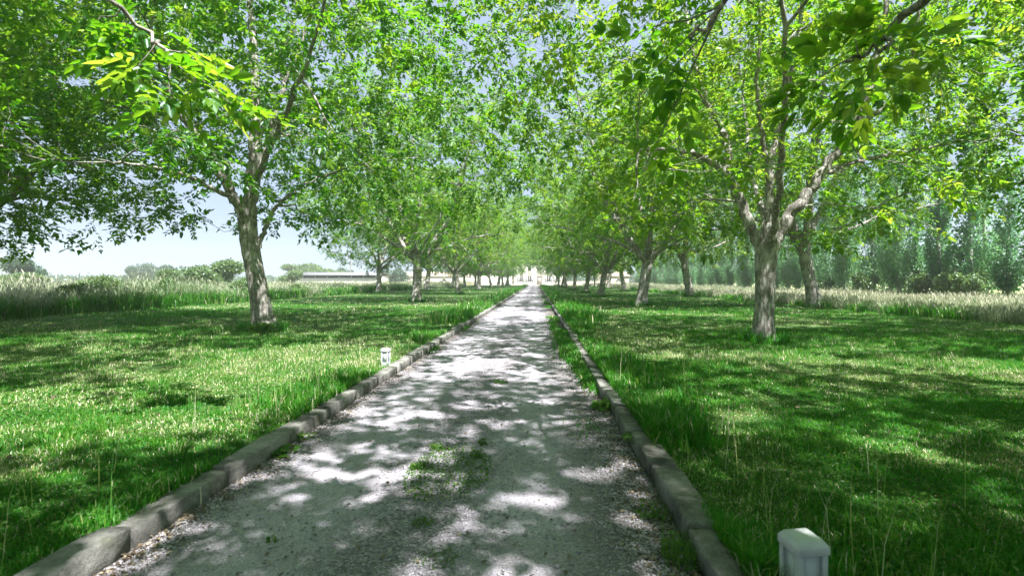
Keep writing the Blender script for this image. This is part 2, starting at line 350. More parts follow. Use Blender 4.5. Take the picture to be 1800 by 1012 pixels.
def grow(seed, limbs, env, n2, n3, kleaf, leaf=.115, pairs=3, extra2=(), extra3=(), zcut=None, clump=.5, trunk_sides=14, twig_len=(.0, 9.)):
    """limbs: arrays (n,4) xyz + radius (first is the trunk); env: centre, radii of the crown"""
    rng = np.random.default_rng(seed)
    TV, TF, off = [], [], 0
    NP, ND, NR = [], [], []
    def put(pts, rad, sides, **k):
        nonlocal off
        V, F = tube(pts, rad, sides, rng, **k); TV.append(V); TF.append(F + off); off += len(V)
    def nodes(pts, rad):
        NP.append(pts); ND.append(norm(np.gradient(pts, axis=0))); NR.append(np.asarray(rad))
    for i, lb in enumerate(limbs):
        s = spline(lb, 7 if i else 6)
        if i: s[1:, :3] += rng.normal(0, .018, (len(s) - 1, 3))
        put(s[:, :3], s[:, 3], trunk_sides if i == 0 else 9, flare=.6 if i == 0 else 0, rough=.055 if i == 0 else .05)
        if i: nodes(s[4:, :3], s[4:, 3])
    c, r = np.array(env[0], float), np.array(env[1], float)
    def sample(n, mind, lo, seedk):
        out = np.zeros((0, 3)); tries = 0
        while len(out) < n and tries < 60:
            tries += 1
            d = norm(rng.normal(0, 1, (n * 2, 3)))
            q = c + d * r * (1 - (1 - lo) * rng.uniform(0, 1, n * 2)[:, None] ** 1.4)
            keep = clump3(q, 1.25, seedk) > rng.uniform(-.9, -.9 + clump, len(q))
            if zcut is not None: keep &= zcut(q)
            for p in q[keep]:
                if len(out) >= n: break
                if len(out) == 0 or ((out - p) ** 2).sum(1).min() > mind * mind: out = np.vstack([out, p])
        return out
    def grow_to(T, rfun, sides, step, droop, level):
        P = np.concatenate(NP); Dn = np.concatenate(ND); Rn = np.concatenate(NR)
        axis = c.copy(); 
        order = np.argsort(((T - axis) ** 2).sum(1)) if level == 2 else np.arange(len(T))
        ends = []
        addP, addD, addR = [], [], []
        for t in T[order]:
            dv = t - P; d = np.linalg.norm(dv, axis=1)
            cosa = (dv * Dn).sum(1) / np.maximum(d, 1e-6)
            cost = d * (1 + .45 * (1 - cosa))
            j = int(np.argmin(cost)); d0 = d[j]
            if d0 < .12: continue
            p0 = P[j]; t0 = norm((Dn[j] * .6 + dv[j] / d0)[None])[0]
            out = t - c; out[2] *= .3; out = out / max(np.linalg.norm(out), .1)
            t1 = norm((dv[j] / d0 + out * .5 + np.array([0, 0, -droop]))[None])[0]
            n = max(4, int(d0 / step) + 2)
            s = np.linspace(0, 1, n)[:, None]
            b1 = p0 + t0 * d0 * .38; b2 = t - t1 * d0 * .33
            pts = (1 - s) ** 3 * p0 + 3 * s * (1 - s) ** 2 * b1 + 3 * s * s * (1 - s) * b2 + s ** 3 * t
            pts[1:-1] += rng.normal(0, .02 * d0, (n - 2, 3))
            r0 = min(Rn[j] * .75, rfun(d0)); rad = r0 * (1 - .75 * s[:, 0]) + .0015
            put(pts, rad, sides)
            ends.append(pts)
            dd = norm(np.gradient(pts, axis=0))
            if level == 2:
                P = np.vstack([P, pts[1:]]); Dn = np.vstack([Dn, dd[1:]]); Rn = np.concatenate([Rn, rad[1:]])
            NP.append(pts[1:]); ND.append(dd[1:]); NR.append(rad[1:])
        return ends
    T2 = sample(n2, 1.05, .35, seed * .37)
    if len(extra2): T2 = np.vstack([T2, np.asarray(extra2, float)])
    e2 = grow_to(T2, lambda d: .010 + .013 * d, 6, .4, .12, 2)
    T3 = sample(n3, .34, .25, seed * .37)
    # shoots along every branch too, so that bare wood carries leaves
    if len(extra3): T3 = np.vstack([T3, np.asarray(extra3, float)])
    e3 = grow_to(T3, lambda d: .004 + .0045 * d, 3, .5, .25, 3)
    # leaves
    Pl, Dl = [], []
    for grp, k, lo in ((e3, kleaf, .3), (e2, kleaf, .55)):
        for pts in grp:
            n = len(pts); kk = max(2, int(k * rng.uniform(.7, 1.3)))
            f = rng.uniform(lo, 1, kk) ** .8 * (n - 1); f[0] = n - 1.001
            i = np.minimum(f.astype(int), n - 2); a = (f - i)[:, None]
            p = pts[i] * (1 - a) + pts[i + 1] * a
            d = norm(pts[i + 1] - pts[i])
            Pl.append(p); Dl.append(norm(d * .55 + rng.normal(0, .65, (kk, 3)) * np.array([1, 1, .55])))
    B, D, U, ln, wd, ts = compound(np.concatenate(Pl), np.concatenate(Dl), rng, pairs, leaf)
    LV, LF = leaflets(B, D, U, ln, wd)
    return (np.concatenate(TV), np.concatenate(TF)), (LV, LF, np.repeat(ts, 6))

def make_tree(g, loc, label, group, rz=0.0, name='walnut_tree', cat='tree', bark='bark', leaf='walnut'):
    (tv, tf), (lv, lf, tt) = g
    root = empty(name, loc, label, cat, group, rz)
    link_mesh('trunk', tv, [tf], M[bark], root, smooth=True)
    link_mesh('crown', lv, [lf], M[leaf], root, attrs={'tint': tt})
    return root

def px(x, y, Y, base, dY=0.0):
    """a point read off the photograph at depth Y, in the tree's own frame"""
    Z = Y + dY
    return np.array([(x - 943) * Z / 900 - base[0], Z - base[1], CAM_H + (493 - y) * Z / 900 - base[2]])
def limb(Y, base, pts, r0, r1):
    n = len(pts); out = []
    for i, p in enumerate(pts):
        q = px(p[0], p[1], Y, base, p[2] if len(p) > 2 else 0)
        out.append([*q, r0 + (r1 - r0) * (i / (n - 1)) ** .8])
    return out

GL, GR = 'walnut trees in the rows left of the drive', 'walnut trees in the rows right of the drive'
LAWN = .09
# --- first tree on the right
b = (4.35, 9.8, LAWN); Y = 9.8
LR1 = [
    [[0, 0, -.12, .225], [0, .0, .25, .195], [.02, 0, .8, .185], [.03, 0, 1.3, .185], [.05, .0, 1.75, .205], [.06, 0, 2.0, .17]],
    limb(Y, b, [(1343, 440), (1322, 405), (1300, 350), (1283, 315), (1268, 296), (1240, 278, -.3), (1210, 268, -.7), (1160, 262, -1.2), (1110, 262, -1.8)], .125, .022),
    limb(Y, b, [(1276, 305), (1280, 265, .1), (1268, 225, .3), (1245, 185, .5), (1222, 110, .8), (1205, 20, 1.1), (1190, -90, 1.3)], .085, .025),
    limb(Y, b, [(1347, 440), (1350, 390, .1), (1352, 330, .2), (1356, 280, .3), (1372, 215, .5), (1392, 120, .6), (1410, 10, .8), (1425, -120, .9)], .105, .03),
    limb(Y, b, [(1353, 320, .2), (1342, 250, .1), (1332, 160, -.2), (1336, 50, -.5), (1325, -70, -.8)], .06, .02),
    limb(Y, b, [(1352, 440), (1375, 402), (1408, 355, -.1), (1448, 300, -.2), (1492, 240, -.3), (1522, 175, -.3), (1546, 80, -.2), (1562, -10, -.1), (1585, -120)], .145, .03),
    limb(Y, b, [(1445, 305, -.2), (1500, 285, -.1), (1560, 272, .1), (1620, 262, .3), (1690, 250, .6)], .05, .015),
    limb(Y, b, [(1505, 220, -.3), (1560, 185, -.5), (1598, 135, -.8), (1606, 60, -1), (1625, -40, -1.2)], .06, .02),
    limb(Y, b, [(1350, 435), (1342, 380, .8), (1320, 300, 2.0), (1310, 200, 3.3), (1300, 110, 4.3)], .09, .02),
    limb(Y, b, [(1350, 440), (1365, 370, -.7), (1375, 250, -1.8), (1380, 80, -2.9), (1360, -150, -3.6)], .085, .02),
]
R1e3 = [px(x, y, Y, b, d) for x, y, d in ((1640, 300, -.5), (1690, 335, -.4), (1740, 330, -.2), (1770, 320, 0), (1600, 330, .5), (1560, 360, .8), (1480, 360, .6), (1200, 330, -.5), (1150, 320, -1))]
T_R1 = grow(11, LR1, ((.0, -.2, 6.9), (6.3, 6.3, 5.5)), 130, 1000, 9, leaf=.105, extra3=R1e3, clump=.9,
            zcut=lambda q: (q[:, 2] > 2.1 + .35 * np.sin(q[:, 0] * 1.3 + 1) - .05 * np.hypot(q[:, 0], q[:, 1])) & ~((q[:, 1] < .2) & (q[:, 1] > -4) & (np.abs(q[:, 0] - .2) < 1.2) & (q[:, 2] < 4.2)))
make_tree(T_R1, b, 'large walnut tree right of the drive whose grey trunk splits in three limbs', GR)

# --- first tree on the left
b = (-6.6, 12.4, LAWN); Y = 12.4
LL1 = [
    [[0, 0, -.12, .27], [-.03, 0, .25, .24], [-.11, 0, .8, .225], [-.24, 0, 1.5, .21], [-.35, .0, 2.1, .205], [-.41, 0, 2.7, .20], [-.43, 0, 3.0, .17]],
    limb(Y, b, [(435, 385), (420, 360), (402, 328, -.2), (384, 296, -.4), (362, 262, -.6), (335, 225, -.8), (308, 185, -1), (285, 130, -1.1), (265, 50, -1.2)], .15, .035),
    limb(Y, b, [(436, 380), (441, 325), (446, 265), (450, 195, .2), (446, 100, .3), (440, 0, .4), (430, -130, .5)], .19, .05),
    limb(Y, b, [(446, 305), (463, 268, .1), (478, 225, .2), (498, 155, .4), (535, 60, .6), (560, -60, .8)], .10, .025),
    limb(Y, b, [(447, 455), (462, 415, .1), (478, 375, .2), (505, 347, .3), (545, 320, .4), (605, 296, .6), (660, 285, .8)], .075, .015),
    limb(Y, b, [(437, 390), (400, 345, -.8), (330, 310, -1.7), (250, 290, -2.6), (180, 285, -3.3)], .075, .015),
    limb(Y, b, [(440, 370), (450, 310, 1), (460, 230, 2.4), (470, 150, 3.8), (480, 60, 4.8)], .09, .02),
    limb(Y, b, [(444, 340), (470, 270, -1), (510, 180, -2.2), (550, 80, -3.2), (590, -80, -4)], .085, .02),
]
T_L1 = grow(23, LL1, ((.5, -.2, 7.2), (7.3, 7.0, 5.6)), 150, 1500, 10, leaf=.108, clump=.8,
            zcut=lambda q: (q[:, 2] > 2.0 + .35 * np.sin(q[:, 0] * 1.4) + .15 * np.abs(q[:, 0] + 1)) & ~((q[:, 1] < .4) & (q[:, 1] > -4.5) & (np.abs(q[:, 0] + 1.05) < 1.55) & (q[:, 2] < 5.8)))
make_tree(T_L1, b, 'large walnut tree left of the drive with speckled leaning trunk, nearest on that side', GL)

# --- generic walnut shapes
def generic(seed, H=12.5, rx=7.1, lean=(.0, .0), n2=120, n3=1120, k=9, leaf=.122, zmin=2.1, r=.25, pairs=3, extra2=(), extra3=(), more=(), fork=2.0, clump=.7, sun_gap=None):
    rng = np.random.default_rng(seed)
    lx, ly = lean
    tr = [[0, 0, -.12, r * 1.15], [lx * .1, ly * .1, .3, r], [lx * .45, ly * .45, fork * .5, r * .92], [lx * .85, ly * .85, fork * .9, r * .95], [lx, ly, fork + .25, r * .8]]
    L = [tr]; nl = 5; a0 = rng.uniform(0, 6.28)
    for i in range(nl):
        a = a0 + i * 6.283 / nl + rng.uniform(-.3, .3); sp = rng.uniform(.5, .75) * (1 if i else .15)
        h = rng.uniform(.75, .95) * H; q = rx * sp
        p = [[lx, ly, fork - .05, r * .6]]
        for t in (.2, .45, .7, 1):
            rad = q * (t ** .75)
            p.append([lx + math.cos(a) * rad + rng.normal(0, .12), ly + math.sin(a) * rad + rng.normal(0, .12), fork + (h - fork) * t ** 1.1, r * (.55 - .45 * t)])
        L.append(p)
    for i in range(4):
        a = a0 + .6 + i * 1.57 + rng.uniform(-.4, .4); q = rx * .75
        L.append([[lx, ly, fork + rng.uniform(0, .8), r * .33]] + [[lx + math.cos(a) * q * t, ly + math.sin(a) * q * t, fork + .4 + 1.6 * t ** .7 + rng.normal(0, .1), r * (.3 - .22 * t)] for t in (.3, .6, 1)])
    L += list(more)
    ph = rng.uniform(0, 6)
    return grow(seed, L, ((lx, ly, (H + 1.5) / 2 + .1), (rx, rx, (H - 1.5) / 2)), n2, n3, k, leaf, pairs, extra2, extra3, clump=clump,
                zcut=lambda q: (q[:, 2] > zmin + .3 * np.sin(q[:, 0] * 1.2 + ph) + .3 * np.sin(q[:, 1] * 1.1 + ph)) & (True if sun_gap is None else np.linalg.norm(np.cross(q - np.array(sun_gap), sv), axis=1) > 1.5))  # crown cut open along the sun's path so the low leaves are lit

# the tree behind the camera on the left reaches forward with a low branch
def W(x, y, Y, b): return px(x, y, Y, b)
b = (-6.7, -2.2, LAWN)
path_pts = [[.0, 0, 2.0, .10], [1.0, 1.4, 3.1, .075], [2.0, 2.9, 3.75, .05], [2.9, 4.4, 3.75, .03], [*W(215, 25, 4.2, b), .018], [*W(300, 95, 4.1, b), .012]]
ex = [W(x, y, d, b) for x, y, d in ((200, 90, 4.3), (240, 130, 4.1), (390, 165, 4.0), (430, 200, 4.1), (290, 60, 4.4), (360, 100, 4.3), (230, 60, 4.6), (300, 170, 3.9), (170, 40, 4.6))]
T_L0 = generic(31, H=12, rx=8.2, n2=170, n3=2000, k=10, leaf=.115, zmin=3.9, r=.25, sun_gap=(3.8, 6.2, 2.8), more=[path_pts], extra3=ex)
make_tree(T_L0, b, 'walnut tree beside the camera reaching in with large sunlit leaves at upper left', GL)
b = (4.7, -3.6, LAWN)
more = [[[.0, 0, 2.1, .10], [-.8, 1.6, 3.0, .07], [-1.9, 3.4, 3.5, .05], [*W(1620, 0, 3.1, b), .03], [*W(1560, 70, 3.1, b), .014], [*W(1480, 115, 3.2, b), .008]],
        [[-1.9, 3.4, 3.5, .04], [-3.0, 5.0, 3.6, .028], [*W(1290, -20, 3.3, b), .018], [*W(1220, 60, 3.4, b), .009]]]
ex = [W(x, y, d, b) for x, y, d in ((1500, 70, 3.1), (1550, 100, 3.0), (1610, 60, 3.1), (1420, 150, 3.4), (1200, 90, 3.5),
                                    (1170, 140, 3.8), (1120, 60, 4.2), (1140, 130, 4.0), (1130, 300, 4.6), (1500, 180, 3.6))]
T_R0 = generic(37, H=12, rx=8.2, n2=170, n3=2000, k=10, leaf=.115, zmin=4.4, r=.24, sun_gap=(-7.6, 7.6, 2.8), more=more, extra3=ex)
make_tree(T_R0, b, 'walnut tree beside the camera dangling blurred dark leaves at upper right', GR)
# the dense tree at the left edge, its trunk just outside the picture
b = (-15.2, 12.2, LAWN)
T_LX = generic(43, H=12, rx=7.3, n2=160, n3=2300, k=10, leaf=.12, zmin=1.75, r=.24, clump=.5)
make_tree(T_LX, b, 'dense dark walnut tree at the left edge, low crown over the tall grass', GL)

# shapes of the trees further up the drive, copied along the rows
shapes = []
TA = generic(51, lean=(-.35, .1)); TB = generic(57, lean=(.3, -.2), rx=6.9, H=12); TC = generic(63, lean=(.1, .35), rx=7.3, H=13); TD = generic(67, lean=(.45, .2), rx=6.6, H=12.6, clump=1.0, r=.22)
ordw = ['second', 'third', 'fourth', 'fifth', 'sixth', 'seventh', 'eighth', 'ninth', 'tenth', 'eleventh']
rng = np.random.default_rng(5)
rows = []
li = [(-6.8, 29.0), (-6.75, 44.5), (-6.8, 60.5), (-6.7, 76.5), (-6.8, 90.5), (-6.7, 102), (-6.75, 113), (-6.7, 123)]
for i, (x, y) in enumerate(li): rows.append((x, y, f'walnut tree in the row along the left kerb, {ordw[i]} up from the camera', GL))
lo = [(-14.6, -3.5), (-15.1, 49.0), (-12.6, 58.5), (-12.8, 77), (-13.0, 93), (-13.0, 109)]  # first tree is unseen behind the camera, added to shade the near lawn
nearfar = ['walnut tree of the outer left row standing just behind the camera', 'walnut tree with dark leaning trunk in the outer left row, beside the long grey shed', 'walnut tree in the outer left row, just behind the second tree of the kerb row',
           'walnut tree in the outer left row, third back from the grey shed', 'walnut tree in the outer left row, fourth back from the grey shed', 'walnut tree in the outer left row, farthest from the camera']
for (x, y), l in zip(lo, nearfar): rows.append((x, y, l, GL))
ri = [(5.0, 24.5), (4.5, 36.0), (4.8, 50), (4.7, 64), (4.6, 79), (4.6, 93), (4.6, 107), (4.6, 121)]
for i, (x, y) in enumerate(ri): rows.append((x, y, f'walnut tree in the row along the right kerb, {ordw[i]} up from the camera', GR))
ro = [(14.3, -5.0), (14.6, 9.5), (12.5, 23.0), (11.4, 38), (9.8, 57), (10.2, 73), (10.3, 89), (10.3, 105)]  # first one stands unseen behind the camera, added to dapple the right lawn
l2 = ['walnut tree of the outer right row standing just behind the camera', 'walnut tree at the right edge, branches hanging over the pale dry meadow', 'walnut tree leaning left behind the big three-limbed tree on the right', 'walnut tree with a slanting trunk in front of the poplar row',
      'walnut tree in the outer right row before the small beige outbuilding', 'walnut tree in the outer right row, fifth from the camera', 'walnut tree in the outer right row, sixth from the camera', 'walnut tree in the outer right row, farthest from the camera']
for (x, y), l in zip(ro, l2): rows.append((x, y, l, GR))
protos = {}
for i, (x, y, l, g) in enumerate(rows):
    k = [0, 1, 2, 3, 1, 0, 3, 2, 0, 2, 1, 3, 2][i % 13]
    if (x, y) in ((12.5, 23.0), (11.4, 38)): k = 0
    rz = rng.uniform(0, 6.28); s = rng.uniform(.88, 1.1)
    if (x, y) in ((12.5, 23.0), (11.4, 38)): rz, s = rng.uniform(-.3, .3), 1.15
    if k not in protos:
        protos[k] = make_tree((TA, TB, TC, TD)[k], (x, y, LAWN), l, g, rz); protos[k].scale = (s, s, s)
    else: copy_tree(protos[k], (x, y, LAWN), rz, (s, s, s * rng.uniform(.95, 1.05)), l, g)

# --- poplars behind the right meadow
def poplar(seed, H=9.2):
    rng = np.random.default_rng(seed)
    TV, TF, off = [], [], 0
    z = np.linspace(-.1, H * .93, 14)
    pts = np.stack([np.cumsum(rng.normal(0, .04, 14)), np.cumsum(rng.normal(0, .04, 14)), z], 1)
    V, F = tube(pts, (.135 * (1 - z / H) + .012), 8, rng, flare=.3); TV.append(V); TF.append(F); off = len(V)
    Pl, Dl = [], []
    for i in range(72):
        t = rng.uniform(.03, 1) ** .95 if i < 58 else rng.uniform(.005, .13); h = t * H * .92
        p0 = np.array([np.interp(h, z, pts[:, 0]), np.interp(h, z, pts[:, 1]), h])
        a = rng.uniform(0, 6.28); ln = (1.3 * (1 - t) ** .6 + .35) * rng.uniform(.6, 1.2)
        out = np.array([math.cos(a), math.sin(a), 0]); s = np.linspace(0, 1, 6)[:, None]
        q = p0 + out * ln * .55 * s ** .8 + np.array([0, 0, 1.]) * ln * (.55 * s + .5 * s * s) + rng.normal(0, .03, (6, 3)) * s
        V, F = tube(q, np.linspace(.018, .003, 6), 3, rng); TV.append(V); TF.append(F + off); off += len(V)
        k = int(rng.uniform(70, 130)); f = rng.uniform(.15, 1, k) * 4.99; j = f.astype(int); u = (f - j)[:, None]
        p = q[j] * (1 - u) + q[j + 1] * u + rng.normal(0, .15, (k, 3)); Pl.append(p); Dl.append(rng.normal(0, 1, (k, 3)) + out * .4)
    P = np.concatenate(Pl); D = norm(np.concatenate(Dl)); n = len(P)
    ln = rng.uniform(.09, .16, n)
    LV, LF = leaflets(P, D, norm(rng.normal(0, .7, (n, 3)) + [0, 0, .6]), ln, ln * .75)
    tt = np.clip(rng.beta(2, 2, n), 0, 1)
    return (np.concatenate(TV), np.concatenate(TF)), (LV, LF, np.repeat(tt, 6))
rng = np.random.default_rng(8)
PG = 'poplars in the blue-green row behind the right meadow'
pp = [poplar(71), poplar(72, 8.6), poplar(73, 9.8), poplar(74, 9.0)]
pro = {}; i = 0
for X0, y0, y1, st, lab in ((26.0, 22, 140, 2.15, 'slim tall poplar in the front line of trees beyond the dry meadow'), (29.0, 23, 150, 4.6, 'slim tall poplar in the back line of trees beyond the dry meadow')):
    y = y0
    while y < y1:
        k = i % 4; loc = (X0 + rng.normal(0, .3) + (y > 90) * (y - 90) * .03, y, .05); s = rng.uniform(.85, 1.12); rz = rng.uniform(0, 6.28)
        if k not in pro:
            pro[k] = make_tree(pp[k], loc, lab, PG, rz, 'poplar_tree', 'tree', 'poplar_bark', 'poplar'); pro[k].scale = (s, s, s)
        else: copy_tree(pro[k], loc, rz, (s * rng.uniform(.9, 1.15), s * rng.uniform(.9, 1.15), s * np.interp(y, [25, 60, 90], [1.4, 1.15, 1.0])), lab, PG)
        y += st * rng.uniform(.75, 1.3) * (1 + max(0, y - 60) * .006); i += 1

# --- bushes and far trees on the left horizon
def bush(seed, lobes=7, leaf=.10, n=9000, flat=.75):
    """unit-size bush (about 1 wide and 1 high) with a stem and lobed leafy crown"""
    rng = np.random.default_rng(seed)
    cs = [np.array([0, 0, .5, .33])] + [np.array([rng.uniform(-.34, .34), rng.uniform(-.34, .34), rng.uniform(.3, .78), rng.uniform(.14, .26)]) for _ in range(lobes)]
    P = []
    for c in cs:
        m = int(n / len(cs)); d = norm(rng.normal(0, 1, (m, 3))); P.append(c[:3] + d * c[3] * rng.uniform(.55, 1.12, (m, 1)) * np.array([1, 1, flat + .2]))
    P = np.concatenate(P); P = P[P[:, 2] > .03]; m = len(P)
    ln = leaf * rng.uniform(.6, 1.2, m) * .55
    LV, LF = leaflets(P, norm(rng.normal(0, 1, (m, 3))), norm(rng.normal(0, 1, (m, 3)) + [0, 0, .8]), ln, ln * .6)
    TV, TF, off = [], [], 0
    for c in cs:
        q = np.linspace([0, 0, -.05], c[:3], 5) + rng.normal(0, .01, (5, 3)); V, F = tube(q, np.linspace(.022, .005, 5), 5, rng); TV.append(V); TF.append(F + off); off += len(V)
    return (np.concatenate(TV), np.concatenate(TF)), (LV, LF, np.repeat(rng.beta(2, 2, m), 6))
B1, B2, B3 = bush(81), bush(82, 10), bush(83, 5)
BG = 'bushes, herbs and small trees beyond the lawns'
def put_bush(g, x, y, wdt, h, label, leaf, name='bush', cat='bush', rz=0.0):
    o = make_tree(g, (x, y, .04), label, BG, rz, name, cat, 'bark', leaf); o.scale = (wdt, wdt, h); return o
def gx(p, Y): return (p - 943) / 900 * Y
put_bush(B1, gx(48, 70), 70, 5.0, 4.6, 'dark round tree on the horizon at the far left edge', 'darkbush', 'round_tree', 'tree')
put_bush(B2, gx(246, 150), 150, 8, 7.4, 'grey-green round tree on the left horizon, taller one of two', 'darkbush', 'round_tree', 'tree', 1)
put_bush(B3, gx(275, 150), 152, 9, 6.4, 'grey-green round tree on the left horizon, wider one of two', 'darkbush', 'round_tree', 'tree', 2)
put_bush(B2, gx(330, 48), 48, 4.6, 3.1, 'pale green bush left of the speckled trunk, nearer of two', 'bush', rz=.5)
put_bush(B1, gx(372, 52), 52, 5.4, 3.5, 'pale green bush left of the speckled trunk, taller of two', 'bush', rz=2.2)
put_bush(B3, gx(20, 48), 48, 5.0, 2.2, 'low yellow-green bush under the dark crown at the left edge', 'bush', rz=3)
put_bush(B1, gx(545, 150), 150, 14, 6.6, 'wide rounded green bush behind the left end of the grey shed', 'bush', rz=4)
put_bush(B3, gx(585, 152), 152, 9, 5.2, 'low rounded green bush behind the middle of the grey shed', 'bush', rz=5)
put_bush(B2, gx(604, 160), 160, 6, 6.2, 'small grey-green tree beside the pole behind the shed', 'darkbush', 'round_tree', 'tree', 3)
put_bush(B1, gx(510, 90), 90, 3.6, 3.2, 'small pale bush at the left end of the grey shed', 'bush', rz=1.4)
put_bush(B2, gx(690, 150), 150, 8, 5.5, 'bush standing before the red roofed house', 'darkbush', rz=.3)
put_bush(B1, gx(1075, 150), 150, 9, 7.5, 'leafy tree behind the small beige outbuilding', 'bush', 'round_tree', 'tree', .9)
put_bush(B2, gx(905, 165), 165, 14, 11, 'large leafy tree behind the pale garden wall', 'bush', 'round_tree', 'tree', .2)
put_bush(B1, gx(985, 165), 165, 15, 11, 'large leafy tree behind the low wall right of the house', 'bush', 'round_tree', 'tree', 1.2)
for (x, y, wd_, h_, rz_, bb, l_) in ((-17.6, 24.5, 1.5, 1.5, 1, B3, 'leafy grey-green herb clump in the tall grass, left of the speckled trunk'), (-19.5, 22.6, 1.9, 1.75, 2, B2, 'tall herb clump in the grass below the two grey-green horizon trees'),
        (-17.7, 19.0, 1.2, 1.15, 3, B1, 'low herb clump at the mown edge under the dark crown at far left'), (-18.6, 32.5, 2.2, 1.55, 4, B3, 'wide herb clump in the tall grass right behind the speckled trunk'), (-17.5, 38, 1.6, 1.2, 5, B2, 'small herb clump in the grass before the grey shed')):
    put_bush(bb, x, y, wd_, h_, l_, 'bush', 'herb_clump', 'plant', rz_)
# far wood on the horizon: one uncountable strip
def far_wood():
    rng = np.random.default_rng(90); P = []
    for x0, x1, Y, h in ((-225, -60, 222, 3.0), (-60, 200, 225, 4.5), (-225, -130, 190, 2.6)):
        m = 9000; x = rng.uniform(x0, x1, m); hh = h * (.45 + .75 * vnoise(x / 9, x * 0, 4)) ; z = rng.uniform(0, 1, m) ** .8 * hh
        P.append(np.stack([x, Y + rng.uniform(-8, 8, m), z], 1))
    P = np.concatenate(P); m = len(P); ln = rng.uniform(.8, 1.6, m)
    LV, LF = leaflets(P, norm(rng.normal(0, 1, (m, 3))), norm(rng.normal(0, 1, (m, 3))), ln, ln * .7)
    o = link_mesh('far_woods', LV, [LF], M['darkbush'], attrs={'tint': np.repeat(rng.uniform(0, 1, m), 6)})
    tag(o, 'far-off dark line of woods along the horizon', 'woods', kind='stuff')
far_wood()

# young pale shoots in front of the poplars
rng = np.random.default_rng(95)
SG = 'pale young shrubs at the foot of the poplars'
pr = None
for i, p in enumerate((1520, 1582, 1610, 1665, 1745, 1440)):
    Yp = 23.6 * 900 / (p - 943); loc = (23.6 + rng.normal(0, .4), Yp, .05); s = rng.uniform(1.1, 2.0)
    lab = 'pale leafy young shrub between the dry meadow and the poplar trunks'
    if pr is None:
        pr = make_tree(bush(96, 6, .16, 1800), loc, lab, SG, 0, 'young_shrub', 'shrub', 'bark', 'bush'); pr.scale = (s, s, s)
    else: copy_tree(pr, loc, rng.uniform(0, 6), (s, s, s * rng.uniform(.9, 1.4)), lab, SG)

# ------------------------------------------------------------------ ground, drive, kerbs
KL, KR = -1.95, .735           # inner faces of the kerbs
KW, KWR, KH = .145, .165, .115
def sheet(name, xs, ys, zf, mat, label, cat):
    X, Yg = np.meshgrid(xs, ys); Z = zf(X, Yg); V = np.stack([X, Yg, Z], -1).reshape(-1, 3)
    nx, ny = len(xs), len(ys); i = (np.arange(ny - 1)[:, None] * nx + np.arange(nx - 1)[None]).ravel()
    F = np.stack([i, i + 1, i + nx + 1, i + nx], -1)
    return tag(link_mesh(name, V, [F], mat, smooth=True), label, cat, kind='structure')
def lawn_z(x, y): 
    f = np.clip(np.minimum(np.abs(x - (KL - KW)), np.abs(x - (KR + KWR))) / .6, 0, 1)
    return .075 + f * (.02 + .05 * (vnoise(x * .7, y * .7, 1) - .4) + .03 * (vnoise(x * 2.2, y * 2.2, 2) - .5))
def path_z(x, y):
    t = (x - KL) / (KR - KL) * 2 - 1
    return .012 * (1 - t ** 2) + .012 * (vnoise(x * 1.7, y * 1.1, 3) - .5) - .012 * np.exp(-((np.abs(t) - .5) / .2) ** 2)
ys = np.concatenate([np.arange(-14, 14, .2), np.arange(14, 40, .6), np.arange(40, 134, 2.)])
sheet('gravel_drive', np.linspace(KL - .05, KR + .05, 24), ys, path_z, M['path'], 'straight pale gravel drive running up to the house', 'drive')
sheet('lawn', np.concatenate([np.linspace(-17.2, -4.2, 40), np.linspace(-4, KL - KW + .03, 14)]), ys, lawn_z, M['soil'], 'mown lawn under the walnut trees left of the drive', 'lawn')
sheet('lawn', np.concatenate([np.linspace(KR + KWR - .03, 3, 14), np.linspace(3.2, 14.2, 36)]), ys, lawn_z, M['soil'], 'mown lawn under the walnut trees right of the drive', 'lawn')
far = np.array([-16.9, -20, -30, -60, -120, -300, -700])[::-1]; fy = np.array([-30, 0, 20, 40, 80, 134, 200, 400, 700.])
sheet('meadow_ground', far, fy, lambda x, y: .05 + 0 * x, M['field'], 'pale rough meadow left of the mown lawn', 'meadow')
sheet('meadow_ground', np.array([13.9, 18, 30, 60, 120, 300, 700]), fy, lambda x, y: .05 + 0 * x, M['field'], 'pale dry meadow right of the mown lawn', 'meadow')
sheet('ground', np.linspace(-3000, 3000, 9), np.linspace(-1000, 5000, 9), lambda x, y: -.12 + 0 * x, M['field'], 'flat open farmland reaching to the horizon', 'ground')
sheet('forecourt', np.linspace(-40, 40, 12), np.linspace(131.0, 175, 10), lambda x, y: .03 + 0 * x, noisy_mat('pale_gravel', [(.3, (.46, .44, .41)), (.7, (.58, .56, .52))], 3), 'pale gravel court in front of the house', 'court')

